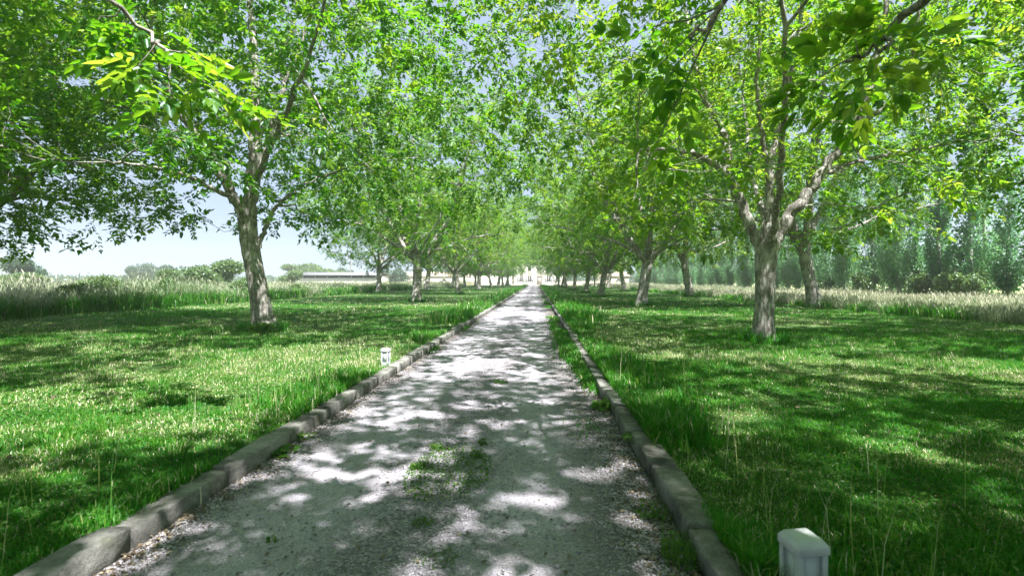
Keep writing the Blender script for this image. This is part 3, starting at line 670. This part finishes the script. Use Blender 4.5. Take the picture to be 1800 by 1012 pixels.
def kerb(side, label):
    rng = np.random.default_rng(100 + side); mb = MB(); y = -10.0; s = -1 if side == 0 else 1
    x0 = KL if side == 0 else KR
    KW = (.145, .165)[side]
    while y < 130:
        ln = .78 if y < 40 else 3.1
        dx, dz, tw = rng.normal(0, .009), rng.normal(0, .008), rng.normal(0, .010)
        ch = .013
        prof = [(0, -.1), (0, KH - ch), (ch * .35, KH - ch * .3), (ch, KH), (KW - ch * .5, KH), (KW, KH - ch * .6), (KW, -.1)]
        k = 7 if y < 25 else 2
        V = []
        for j in range(k):
            f = j / (k - 1); e = .005 if j in (0, k - 1) else 0   # rounded ends
            yy = y + .010 + (ln - .020) * f
            for a, bb in prof:
                aa = a + e * (.5 if a < .03 else -.5 if a > KW - .03 else 0); b2 = bb - (e if bb > 0 else 0) + (rng.normal(0, .0022) if bb > 0 else 0)
                V.append((x0 + s * (aa + rng.normal(0, .0018)) + dx + tw * (f - .5), yy, b2 + dz))
        n = len(prof); F = []
        for j in range(k - 1):
            for i in range(n):
                q = (j * n + i, j * n + (i + 1) % n, (j + 1) * n + (i + 1) % n, (j + 1) * n + i)
                F.append(q if s < 0 else q[::-1])
        F += [tuple(range(n))[::-1] if s < 0 else tuple(range(n)), tuple(range((k - 1) * n, k * n)) if s < 0 else tuple(range((k - 1) * n, k * n))[::-1]]
        mb.add(V, F); y += ln
    tag(mb.build('kerb', M['kerb']), label, 'kerb', kind='structure')
kerb(0, 'weathered concrete kerb along the left edge of the drive'); kerb(1, 'weathered concrete kerb along the right edge of the drive, overgrown with weeds')

# ------------------------------------------------------------------ grasses
def blades(P, h, wd, az, lean, tint, seg=2):
    keep = ~((P[:, 0] > .86) & (P[:, 0] < 1.15) & (P[:, 1] > 1.45) & (P[:, 1] < 2.02)) if np.median(P[:, 1]) > .5 else np.ones(len(P), bool)
    P, h, wd, az, lean, tint = P[keep], h[keep], wd[keep], az[keep], lean[keep], np.asarray(tint)[keep]
    n = len(P); d = np.stack([np.cos(az), np.sin(az), 0 * az], 1); s = np.stack([-np.sin(az), np.cos(az), 0 * az], 1)
    # the blade's flat side faces any way
    hw = (wd * .5)[:, None]; up = np.array([0, 0, 1.]); H = h[:, None]; Ln = lean[:, None]
    tip = P + up * H * np.sqrt(np.maximum(1 - (Ln * .8) ** 2, .1)) + d * H * Ln
    if seg == 1:
        V = np.stack([P - s * hw, P + s * hw, tip], 1).reshape(-1, 3); b = (np.arange(n) * 3)[:, None]
        return V, [b + np.array([[0, 1, 2]])], np.repeat(tint, 3)
    mid = P + up * H * .6 + d * H * Ln * .3
    V = np.stack([P - s * hw, P + s * hw, mid - s * hw * .8, mid + s * hw * .8, tip], 1).reshape(-1, 3); b = (np.arange(n) * 5)[:, None]
    return V, [b + np.array([[0, 1, 3, 2]]), b + np.array([[2, 3, 4]])], np.repeat(tint, 5)

class Grass:
    def __init__(s): s.V = []; s.F = []; s.T = []; s.n = 0
    def add(s, V, F, T):
        s.V.append(V); s.F += [f + s.n for f in F]; s.T.append(T); s.n += len(V)
    def build(s, name, mat, label, cat):
        f4 = [f for f in s.F if f.shape[1] == 4]; f3 = [f for f in s.F if f.shape[1] == 3]
        fs = ([np.concatenate(f4)] if f4 else []) + ([np.concatenate(f3)] if f3 else [])
        o = link_mesh(name, np.concatenate(s.V), fs, mat, attrs={'tint': np.concatenate(s.T)})
        return tag(o, label, cat, kind='stuff')

def lawn_points(rng, n, y0, y1, p):
    """points on both lawns with density falling with distance as 1/Y^p"""
    u = rng.uniform(0, 1, n); q = 2 - p      # area element grows with Y
    Yv = (y0 ** q + u * (y1 ** q - y0 ** q)) ** (1 / q) if abs(q) > 1e-6 else y0 * (y1 / y0) ** u
    t = rng.uniform(-1.28, 1.2, n); X = t * (Yv + 2.6)
    k = ((X < KL - KW * .75) & (X > -17)) | ((X > KR + KWR * .75) & (X < 14))
    return X[k], Yv[k]

def straw(x, y):
    return np.clip((vnoise(x * .55, y * .55, 6) - .40) * 2.0 + (vnoise(x * 2.5, y * 2.5, 7) - .45) * 1.1, 0, 1)
rng = np.random.default_rng(200)
G = Grass()
for n, y0, y1, p, wk, hk, seg in ((620000, 1.0, 6.5, 1.25, .0040, .036, 2), (430000, 6.0, 18, 2.3, .0100, .06, 1), (190000, 17, 60, 2.6, .03, .07, 1), (40000, 55, 130, 2.2, .09, .09, 1)):
    x, y = lawn_points(rng, n, y0, y1, p); m = len(x)
    cl = vnoise(x * 2.1, y * 2.1, 8); st = straw(x, y)
    h = hk * (.45 + 1.1 * cl) * rng.uniform(.6, 1.4, m) * (1 - .35 * st)
    tint = np.clip(rng.normal(.38, .15, m) + .22 * (cl - .5) + (rng.uniform(0, 1, m) < .04 + st * .72) * rng.uniform(.25, .62, m), 0, 1)
    V, F, T = blades(np.stack([x, y, lawn_z(x, y) - .005], 1), h, wk * rng.uniform(.7, 1.4, m) * (y / y0) ** .35, rng.uniform(0, 6.283, m), rng.uniform(.15, .95, m), tint, seg)
    G.add(V, F, T)
G.build('lawn_grass', M['grass'], 'short mown grass with straw-coloured clippings on both lawns', 'grass')

# broad leaves (clover, plantain) low in the lawn
def ground_leaves(rng, x, y, z, size, tilt=.5):
    m = len(x); az = rng.uniform(0, 6.283, m); d = norm(np.stack([np.cos(az), np.sin(az), rng.uniform(-.1, .7, m)], 1))
    ln = size * rng.uniform(.5, 1.4, m)
    V, F = leaflets(np.stack([x, y, z], 1), d, norm(np.array([[0, 0, 1.]]) + rng.normal(0, tilt, (m, 3))), ln, ln * rng.uniform(.45, .8, m))
    return V, [F]
rng = np.random.default_rng(210); G = Grass()
x, y = lawn_points(rng, 110000, 1.3, 12, 1.3)
k = (vnoise(x * 1.3, y * 1.3, 11) > .45); x, y = x[k], y[k]; m = len(x)
V, F = ground_leaves(rng, x, y, lawn_z(x, y) + rng.uniform(.005, .05, m), .022)
G.add(V, F, np.repeat(np.clip(rng.normal(.35, .2, m), 0, 1), 6))
G.build('clover', M['weed'], 'clover and small broad leaves scattered low in the lawn', 'ground cover')

# long grass along the kerbs, at the foot of the trunks and in the gutter
rng = np.random.default_rng(220); G = Grass()
def verge(n, xf, y0, y1, hmax, seed, gp):
    u = rng.uniform(0, 1, n); y = y0 * (y1 / y0) ** u; x = xf(y, n)
    c = np.clip((vnoise(x * 1.2, y * .9, seed) - gp) * 3, 0, 1); k = rng.uniform(0, 1, n) < c
    x, y, c = x[k], y[k], c[k]; m = len(x)
    h = hmax * (.25 + .75 * c) * rng.uniform(.45, 1.15, m); tint = np.clip(rng.normal(.40, .14, m) + (rng.uniform(0, 1, m) < .08) * .5, 0, 1)
    z = np.where((x > KL) & (x < KR), path_z(x, y), lawn_z(x, y)) - .01
    V, F, T = blades(np.stack([x, y, z], 1), h, (.0055 + .0011 * y) * rng.uniform(.6, 1.4, m), rng.uniform(0, 6.283, m), rng.uniform(.1, .75, m), tint, 2)
    G.add(V, F, T)
verge(60000, lambda y, n: KR + KWR - .05 + np.abs(rng.normal(0, .22, n)), 1.5, 40, .20, 31, .26)
verge(40000, lambda y, n: KL - KW + .03 - np.abs(rng.normal(0, .26, n)), 1.6, 40, .15, 32, .34)
verge(16000, lambda y, n: KL - KW + .06 - np.abs(rng.normal(0, .5, n)), 14, 120, .36, 33, .25)
verge(16000, lambda y, n: KR + KWR - .06 + np.abs(rng.normal(0, .5, n)), 14, 120, .36, 34, .25)
verge(30000, lambda y, n: KR - np.abs(rng.normal(0, .14, n)), 1.7, 45, .15, 35, .44)
verge(3500, lambda y, n: KL + np.abs(rng.normal(0, .06, n)), 2, 30, .10, 36, .62)
for (tx, ty, rr) in [(4.35, 9.8, .3), (-6.6, 12.4, .38)] + [(a, c, .35) for a, c, _, _ in rows]:
    m = 900 if ty < 20 else 500; a = rng.uniform(0, 6.283, m); q = rr * rng.uniform(.65, 1.5, m); x = tx + np.cos(a) * q; y = ty + np.sin(a) * q
    V, F, T = blades(np.stack([x, y, lawn_z(x, y) - .01], 1), rng.uniform(.06, .3, m), (.008 + .0009 * ty) * rng.uniform(.7, 1.3, m), rng.uniform(0, 6.28, m), rng.uniform(.1, .7, m), np.clip(rng.normal(.3, .15, m), 0, 1), 2)
    G.add(V, F, T)
# scattered single tall stalks near the kerbs
for sx, nn in ((1, 170), (-1, 120)):
    y = 1.7 * (14 / 1.7) ** rng.uniform(0, 1, nn); x = (KR + KWR + np.abs(rng.normal(0, .5, nn))) if sx > 0 else (KL - KW - np.abs(rng.normal(0, .4, nn)))
    V, F, T = blades(np.stack([x, y, lawn_z(x, y)], 1), rng.uniform(.2, .45, nn), np.full(nn, .004), rng.uniform(0, 6.28, nn), rng.uniform(.05, .4, nn), rng.uniform(.5, 1, nn), 2); G.add(V, F, T)
verge(26000, lambda y, n: -16.3 - np.abs(rng.normal(0, .9, n)), 9, 70, .75, 37, .2)
verge(14000, lambda y, n: 12.9 - .02 * y + np.abs(rng.normal(0, .8, n)), 8, 70, .45, 38, .3)
G.build('verge_grass', M['grass'], 'long green grass growing over both kerbs and round the trunks', 'grass')

# tall meadow grass, left and right
def meadow(name, n, xf, yr, hmax, label, bias, seed, wk):
    rng = np.random.default_rng(seed); G = Grass()
    y = yr[0] * (yr[1] / yr[0]) ** rng.uniform(0, 1, n); x = xf(rng, y, n); m = n
    c = .6 * vnoise(x * .35, y * .22, seed) + .4 * vnoise(x * 1.1, y * .8, seed + 5); h = hmax(x, y) * (.3 + 1.05 * c) * rng.uniform(.65, 1.15, m)
    wd = wk * (.6 + y / 22) * rng.uniform(.6, 1.4, m); az = rng.uniform(0, 6.283, m); lean = rng.uniform(.05, .65, m)
    P = np.stack([x, y, np.full(m, .04)], 1)
    tint = np.clip(rng.normal(bias, .16, m) + .7 * (vnoise(x * .3, y * .2, seed + 1) - .5), 0, 1)
    V, F, T = blades(P, h, wd, az, lean, tint, 2); G.add(V, F, T)
    # seed heads on part of the stems
    k = rng.uniform(0, 1, m) < .2; tip = V.reshape(-1, 5, 3)[:, 4][k]; mm = len(tip)
    ln = rng.uniform(.08, .2, mm) * (1 + y[k] / 60); d = norm(np.stack([rng.normal(0, .4, mm), rng.normal(0, .4, mm), np.ones(mm)], 1))
    LV, LF = leaflets(tip - d * ln[:, None] * .4, d, norm(rng.normal(0, 1, (mm, 3))), ln, ln * .13 + wd[k] * .6)
    G.add(LV, [LF], np.repeat(np.clip(tint[k] + .25, 0, 1), 6))
    # leafy undergrowth at the front
    G.build(name, M['meadow'], label, 'grass')
def xl(rng, y, n): return -16.6 - rng.uniform(0, 1, n) ** 1.6 * np.maximum(14, y * .75)
meadow('meadow_grass', 190000, xl, (11, 120), lambda x, y: np.where(x > -18, .85, 1.0) * np.interp(y, [10, 17, 21, 27, 33, 120], [.8, .85, 1.5, 1.45, 1.0, .95]) * rng.uniform(.6, 1.15, len(x)), 'tall pale seeding grass beside the left lawn', .56, 301, .009)
def xr(rng, y, n): return 13.2 - .02 * y + rng.uniform(0, 1, n) ** 1.3 * np.minimum(12.5, 5 + y * .7) + .0 * y
meadow('meadow_grass', 190000, xr, (9, 120), lambda x, y: .58 + 0 * x, 'pale dry grass between the right lawn and the poplars', .72, 302, .007)

# ------------------------------------------------------------------ on the drive: loose stones, litter, weeds
rng = np.random.default_rng(400)
def stones(n):
    base = np.array([(1, 0, 0), (-1, 0, 0), (0, 1, 0), (0, -1, 0), (0, 0, 1), (0, 0, -1)], float)
    faces = np.array([(0, 2, 4), (2, 1, 4), (1, 3, 4), (3, 0, 4), (2, 0, 5), (1, 2, 5), (3, 1, 5), (0, 3, 5)])
    y = 1.9 * (11 / 1.9) ** rng.uniform(0, 1, n)
    side = rng.uniform(0, 1, n)
    x = np.where(side < .42, KR - np.abs(rng.normal(0, .28, n)), np.where(side < .62, KL + np.abs(rng.normal(0, .16, n)), np.where(side < .9, -.62 + rng.normal(0, .26, n), rng.uniform(KL, KR, n))))
    k = (x > KL + .01) & (x < KR - .01); x, y = x[k], y[k]; m = len(x)
    s = rng.gamma(2.5, .0016, m) + .0025; s = np.minimum(s, .020)
    V = base[None] * s[:, None, None] * rng.uniform(.55, 1.25, (m, 6, 1)) * np.array([1, 1, .7])
    a = rng.uniform(0, 6.28, m); ca, sa = np.cos(a)[:, None], np.sin(a)[:, None]
    V = np.stack([V[..., 0] * ca - V[..., 1] * sa, V[..., 0] * sa + V[..., 1] * ca, V[..., 2]], -1)
    V += np.stack([x, y, path_z(x, y) + s * .3], 1)[:, None]
    F = (np.arange(m) * 6)[:, None, None] + faces[None]
    o = link_mesh('loose_gravel', V.reshape(-1, 3), [F.reshape(-1, 3)], M['stone'])
    tag(o, 'loose grey gravel stones strewn along the drive', 'gravel', kind='stuff')
stones(42000)
G = Grass(); n = 4200
y = 1.9 * (16 / 1.9) ** rng.uniform(0, 1, n); sd = rng.uniform(0, 1, n)
x = np.where(sd < .5, KR - np.abs(rng.normal(0, .14, n)), np.where(sd < .85, KL + np.abs(rng.normal(0, .09, n)), rng.uniform(KL, KR, n)))
k = (x > KL + .01) & (x < KR - .01); x, y = x[k], y[k]
V, F = ground_leaves(rng, x, y, path_z(x, y) + .008, .022, .4); G.add(V, F, np.repeat(rng.uniform(0, 1, len(x)), 6))
x, y = lawn_points(rng, 700, 1.4, 14, 1.5)
V, F = ground_leaves(rng, x, y, lawn_z(x, y) + .02, .035, .5); G.add(V, F, np.repeat(rng.uniform(.1, 1, len(x)), 6))
G.build('leaf_litter', M['litter'], 'dry brown leaf bits along the kerb feet and in the lawn', 'leaf litter')

def weed(x, y, rad, h, nb, nl, label, group=None, lsize=.05, name='weed', tb=.4):
    ys = 1.75 if 'mat of green' in label else 1.0
    V0, F4, F3, T, off = [], [], [], [], 0
    z = float(path_z(np.array([x]), np.array([y]))[0]) if KL < x < KR else float(lawn_z(np.array([x]), np.array([y]))[0])
    a = rng.uniform(0, 6.28, nb); q = rad * np.sqrt(rng.uniform(0, 1, nb)); P = np.stack([np.cos(a) * q, np.sin(a) * q * ys, np.zeros(nb) - .005], 1)
    V, F, t = blades(P, h * rng.uniform(.4, 1.1, nb), rng.uniform(.003, .007, nb), rng.uniform(0, 6.28, nb), rng.uniform(.2, .95, nb), np.clip(rng.normal(tb, .15, nb), 0, 1), 2)
    Vs, Fs, Ts = [V], list(F), [t]; off = len(V)
    if nl:
        a = rng.uniform(0, 6.28, nl); q = rad * np.sqrt(rng.uniform(0, 1, nl))
        V, F = ground_leaves(rng, np.cos(a) * q, np.sin(a) * q * ys, rng.uniform(.0, h * .6, nl), lsize, .5); Vs.append(V); Fs += [f + off for f in F]; Ts.append(np.repeat(np.clip(rng.normal(.4, .2, nl), 0, 1), 6))
    f4 = [f for f in Fs if f.shape[1] == 4]; f3 = [f for f in Fs if f.shape[1] == 3]
    o = link_mesh(name, np.concatenate(Vs), [np.concatenate(f4), np.concatenate(f3)], M['weed'], attrs={'tint': np.concatenate(Ts)}, loc=(x, y, z))
    return tag(o, label, 'weed', group)
WG = 'weeds growing in the gravel drive'
def gp(px_, py_, h=0.0): Yq = 900 * (CAM_H - h) / (py_ - 493); return (px_ - 943) * Yq / 900, Yq
for p, rad, h, nb, nl, ls, lab in (
    ((790, 832), .29, .035, 620, 1150, .017, 'wide low mat of green weeds in the middle of the gravel drive'),
    ((768, 792), .05, .07, 60, 70, .022, 'small leafy weed at the far side of the green mat in the drive'),
    ((735, 826), .05, .06, 160, 30, .02, 'dense grassy tuft at the left side of the green mat in the drive'),
    ((848, 783), .04, .05, 30, 40, .02, 'tiny yellowish weed right of the green mat in the drive'),
    ((838, 806), .05, .045, 60, 60, .016, 'small dark weed at the right side of the green mat in the drive'),
    ((880, 675), .09, .06, 90, 60, .025, 'lone weed in the drive halfway to the left lamp post'),
    ((478, 950), .03, .04, 24, 10, .02, 'tiny grass sprig on the near left of the drive'),
    ((745, 925), .06, .03, 60, 60, .014, 'sparse yellow weed near the bottom of the drive'),
    ((765, 985), .10, .02, 110, 90, .012, 'flat dry weed patch at the bottom edge of the picture'),
    ((492, 800), .10, .07, 30, 40, .06, 'broad pale-leaved weed at the foot of the left kerb'),
    ((530, 772), .10, .06, 50, 30, .045, 'yellowish straggling weed at the foot of the left kerb'),
    ((1068, 720), .13, .12, 120, 60, .085, 'bright broad-leaved weed against the right kerb'),
    ((1040, 680), .10, .09, 120, 30, .04, 'grassy weed clump at the foot of the right kerb, beyond the broad-leaved one'),
    ((1020, 655), .10, .08, 120, 30, .04, 'small weed clump at the right kerb, farthest of the gutter weeds'),
    ((1115, 790), .09, .05, 50, 70, .03, 'low creeping weed in the soil beside the right kerb'),
    ((1150, 905), .12, .06, 120, 60, .025, 'low grassy weed on bare soil near the bottom right of the drive'),
    ((1210, 985), .13, .13, 260, 60, .03, 'tall dark weed clump in the gutter before the right lamp post')):
    x, y = gp(*p); weed(x, y, rad, h, nb, nl, lab, WG, ls)
# a pale stalk leaning on the left kerb
s_ = MB(); V, F = tube([[0, 0, 0], [-.006, .01, .05], [-.016, .02, .095]], [.0032, .003, .002], 6)
o = link_mesh('dry_stalk', V, [F], noisy_mat('dry_straw', [(.3, (.55, .5, .38)), (.7, (.66, .62, .5))], 30), loc=(KL + .016, 2.95, .01)); tag(o, 'short pale dry stalk leaning against the left kerb', 'stalk')
# ivy-like weed at the foot of the left trunk
weed(-6.35, 11.9, .3, .35, 40, 220, 'leafy yellow-green weed at the foot of the left speckled trunk', None, .09)

# ------------------------------------------------------------------ lamp posts by the kerbs
def lamp(x, y, z, rz, label):
    root = empty('lamp_post', (x, y, z), label, 'garden lamp', 'low garden lamps beside the kerbs', rz)
    w, h = .059, .26
    p = MB(); 
    for sx in (-1, 1):
        for sy in (-1, 1):
            p.prism([(sx * w - sx * .0, sy * (w - .004)), (sx * (w - .004), sy * w), (sx * (w - .024), sy * w), (sx * (w - .024), sy * (w - .02)), (sx * (w - .02), sy * (w - .024)), (sx * w, sy * (w - .024))][::1], 0, 1) if False else p.box(min(sx * w, sx * (w - .022)), max(sx * w, sx * (w - .022)), min(sy * w, sy * (w - .022)), max(sy * w, sy * (w - .022)), -.12, h - .05)
    p.box(-w + .002, w - .002, -w + .002, w - .002, -.12, .05)
    o = p.build('post', M['alu'], root)
    c = MB()    # chamfered cap
    a, b2 = w + .005, w - .012
    zs = [(a, h - .052), (a, h - .022), (b2, h), ]
    V = [(sx * r, sy * r, zz) for r, zz in zs for sx, sy in ((-1, -1), (1, -1), (1, 1), (-1, 1))]
    F = [(3, 2, 1, 0), (8, 9, 10, 11)] + [(k * 4 + i, k * 4 + (i + 1) % 4, k * 4 + 4 + (i + 1) % 4, k * 4 + 4 + i) for k in range(2) for i in range(4)]
    c.add(V, F); cap = c.build('cap', M['alu'], root)
    bv = cap.modifiers.new('bevel', 'BEVEL'); bv.width = .003; bv.segments = 2
    bv = o.modifiers.new('bevel', 'BEVEL'); bv.width = .002; bv.segments = 2
    for i in range(4):
        d = MB(); t = w - .010
        d.box(-w + .0235, w - .0235, -t, -t + .006, .052, h - .054)
        q = d.build('diffuser', M['diffuser'] if i != 1 else M['slot'], root); q.rotation_euler = (0, 0, i * math.pi / 2)
    return root
lamp(1.005, 1.93, LAWN - .005, R(8), 'grey metal garden lamp post in the grass at the bottom right corner')
lamp(-2.15, 7.3, LAWN, R(-5), 'small grey garden lamp post standing behind the left kerb').scale = (.86, .86, .96)

# ------------------------------------------------------------------ buildings
def building(name, label, cat, x0, x1, y0, y1, h, roof_h, wall, roof, openings=(), hip=True, over=.35):
    """openings on the front (y0) face: (kind, cx, cz, w, h)"""
    cx, cyy = (x0 + x1) / 2, (y0 + y1) / 2
    root = empty(name, (cx, cyy, 0), label, cat)
    a, bq = (x1 - x0) / 2, (y1 - y0) / 2
    m = MB()
    # front wall is cut round its openings, the others are plain
    ops = sorted(openings, key=lambda o: o[1]); xc = -a
    for k, ox, oz, ow, oh in ops:
        l, r_ = ox - cx - ow / 2, ox - cx + ow / 2
        if l > xc: m.box(xc, l, -bq, -bq + .3, 0, h)
        if oz - oh / 2 > .02: m.box(l, r_, -bq, -bq + .3, 0, oz - oh / 2)
        m.box(l, r_, -bq, -bq + .3, oz + oh / 2, h); xc = r_
    m.box(xc, a, -bq, -bq + .3, 0, h)
    m.box(-a, -a + .3, -bq + .3, bq, 0, h); m.box(a - .3, a, -bq + .3, bq, 0, h); m.box(-a + .3, a - .3, bq - .3, bq, 0, h)
    m.build('wall', wall, root)
    r = MB(); A, B = a + over, bq + over; rd = min(A, B) if hip else 0
    V = [(-A, -B, h), (A, -B, h), (A, B, h), (-A, B, h), (-A + rd, 0, h + roof_h), (A - rd, 0, h + roof_h), (-A, -B, h + .12), (A, -B, h + .12), (A, B, h + .12), (-A, B, h + .12)]
    r.add(V, [(3, 2, 1, 0), (0, 1, 7, 6), (1, 2, 8, 7), (2, 3, 9, 8), (3, 0, 6, 9), (6, 7, 5, 4), (8, 9, 4, 5), (7, 8, 5), (9, 6, 4)])
    r.build('roof', roof, root)
    for k, ox, oz, ow, oh in openings:
        d = MB(); l, r_ = ox - cx - ow / 2, ox - cx + ow / 2
        d.box(l, r_, -bq + .12, -bq + .17, oz - oh / 2, oz + oh / 2)
        if k == 'door':
            dd = d.build('door', M['door'], root)
        elif k == 'window':
            f = MB(); t = .08
            f.box(l, l + t, -bq + .08, -bq + .12, oz - oh / 2, oz + oh / 2); f.box(r_ - t, r_, -bq + .08, -bq + .12, oz - oh / 2, oz + oh / 2); f.box((l + r_) / 2 - t / 2, (l + r_) / 2 + t / 2, -bq + .08, -bq + .12, oz - oh / 2, oz + oh / 2)
            f.box(l + t, r_ - t, -bq + .083, -bq + .118, oz + oh / 2 - t, oz + oh / 2); f.box(l + t, r_ - t, -bq + .083, -bq + .118, oz - oh / 2, oz - oh / 2 + t)
            w_ = f.build('window', M['plaster'], root); d.build('pane', M['dark'], w_)
            for sx in (-1, 1):
                s2 = MB(); e = l if sx < 0 else r_; s2.box(min(e, e + sx * ow * .5), max(e, e + sx * ow * .5), -bq - .05, -bq - .003, oz - oh / 2, oz + oh / 2); s2.build('shutter', M['shutter'], root)
        else: d.build('opening', M['dark'], root)  # dark sheet set in the opening stands for the shade inside
    return root
ops = [('window', -4.2, 1.7, 1.0, 1.7), ('window', -1.9, 1.7, 1.0, 1.7), ('door', .75, 1.25, 1.3, 2.4), ('window', 3.3, 1.7, 1.0, 1.7), ('window', 5.6, 1.7, 1.0, 1.7)]
h1 = building('country_house', 'pale two-storey country house closing the end of the drive', 'house', -6.2, 7.6, 139, 149, 6.4, 2.6, M['plaster'], M['tile_roof'], ops)
def upper(root, xs, cx, bq, z):
    for xq in xs:
        f = MB(); l, r_ = xq - cx - .5, xq - cx + .5; t = .08
        f.box(l, l + t, -bq - .03, -bq - .002, z - .8, z + .8); f.box(r_ - t, r_, -bq - .03, -bq - .002, z - .8, z + .8); f.box(l + t, r_ - t, -bq - .028, -bq - .004, z + .72, z + .8); f.box(l + t, r_ - t, -bq - .028, -bq - .004, z - .8, z - .72)
        w_ = f.build('window', M['plaster'], root); d = MB(); d.box(l + t, r_ - t, -bq - .016, -bq - .002, z - .72, z + .72); d.build('pane', M['dark'], w_)
upper(h1, (-4.2, -1.9, .75, 3.3, 5.6), .7, 5, 4.6)
building('garden_wall', 'white garden wall left of the country house', 'wall', -22, -6.6, 138.4, 139, 2.3, .2, M['plaster'], M['plaster_warm'], (), False, .06)
building('garden_wall', 'low pinkish garden wall right of the country house', 'wall', 8.0, 21, 138.4, 139, 1.0, .12, M['plaster_warm'], M['plaster_warm'], (), False, .06)
building('outbuilding', 'small beige outbuilding with tiled roof beyond the right tree rows', 'outbuilding', 17.5, 25.5, 141, 147, 2.5, 1.3, M['plaster_warm'], M['tile_roof'], [('door', 19.2, 1.05, 1.1, 2.0), ('window', 22.6, 1.4, .8, .9)], False)
building('farmhouse', 'long low pale farm building with red tiled roof at left', 'farm building', -45, -19, 160, 168, 2.6, 1.5, M['plaster'], M['tile_roof'], [('door', -40, 1.05, 1.2, 2.1), ('window', -35, 1.4, 1, 1), ('window', -29, 1.4, 1, 1), ('opening', -24, 1.2, 3, 2.4)], False)
# long open-sided shed
def shed():
    x0, x1, y0, y1 = -58, -37.5, 120, 130; root = empty('long_shed', ((x0 + x1) / 2, 125, 0), 'long low shed with grey sheet roof and white front beyond the tall grass', 'shed')
    a = (x1 - x0) / 2; m = MB(); m.box(-a, a, -5, -4.85, 0, 1.9); m.box(-a, -a + .15, -4.85, 5, 0, 2.5); m.box(a - .15, a, -4.85, 5, 0, 2.5); m.box(-a + .15, a - .15, 4.85, 5, 0, 2.5); m.build('wall', M['plaster'], root)
    for i in range(8):
        q = MB(); xx = -a + .3 + i * (2 * a - .6) / 7; q.box(xx - .08, xx + .08, -4.83, -4.67, 0, 2.5); q.build('post', M['steel'], root)
    r = MB(); r.prism([(-5.6, 2.5), (-5.6, 2.62), (0, 3.35), (5.6, 2.62), (5.6, 2.5), (0, 3.23)], -a - .4, a + .4, 'x'); r.build('roof', M['metal_roof'], root)
    d = MB(); d.box(-a + .2, a - .2, -1.1, -1.0, 0, 2.6); d.build('back_panel', M['dark'], root)  # dark sheet stands in for the shade under the open-sided roof
shed()
def pole(x, y, h):
    root = empty('utility_pole', (x, y, 0), 'thin utility pole standing behind the grey shed', 'pole')
    V, F = tube([[0, 0, 0], [0, 0, h * .5], [0.03, 0, h]], [.16, .13, .1], 8); link_mesh('post', V, [F], M['weathered_wood'], root)
    m = MB(); m.box(-.7, .7, -.17, -.1, h - .6, h - .48); m.build('crossarm', M['weathered_wood'], root)
pole(gx(616, 135), 135, 8)

# ------------------------------------------------------------------ the hazy summer air
hm, hnt, hout = new_mat('summer_haze')
pv = hnt.nodes.new('ShaderNodeVolumePrincipled'); pv.inputs['Density'].default_value = HAZE; pv.inputs['Color'].default_value = (.92, .95, 1, 1); pv.inputs['Anisotropy'].default_value = .2
hnt.links.new(pv.outputs[0], hout.inputs['Volume'])
m = MB(); m.box(-240, 240, -40, 240, -1.2, 16.5)
tag(m.build('haze', hm), 'thin pale summer haze over the avenue and the fields', 'haze', kind='stuff')
sc.cycles.volume_bounces = 1
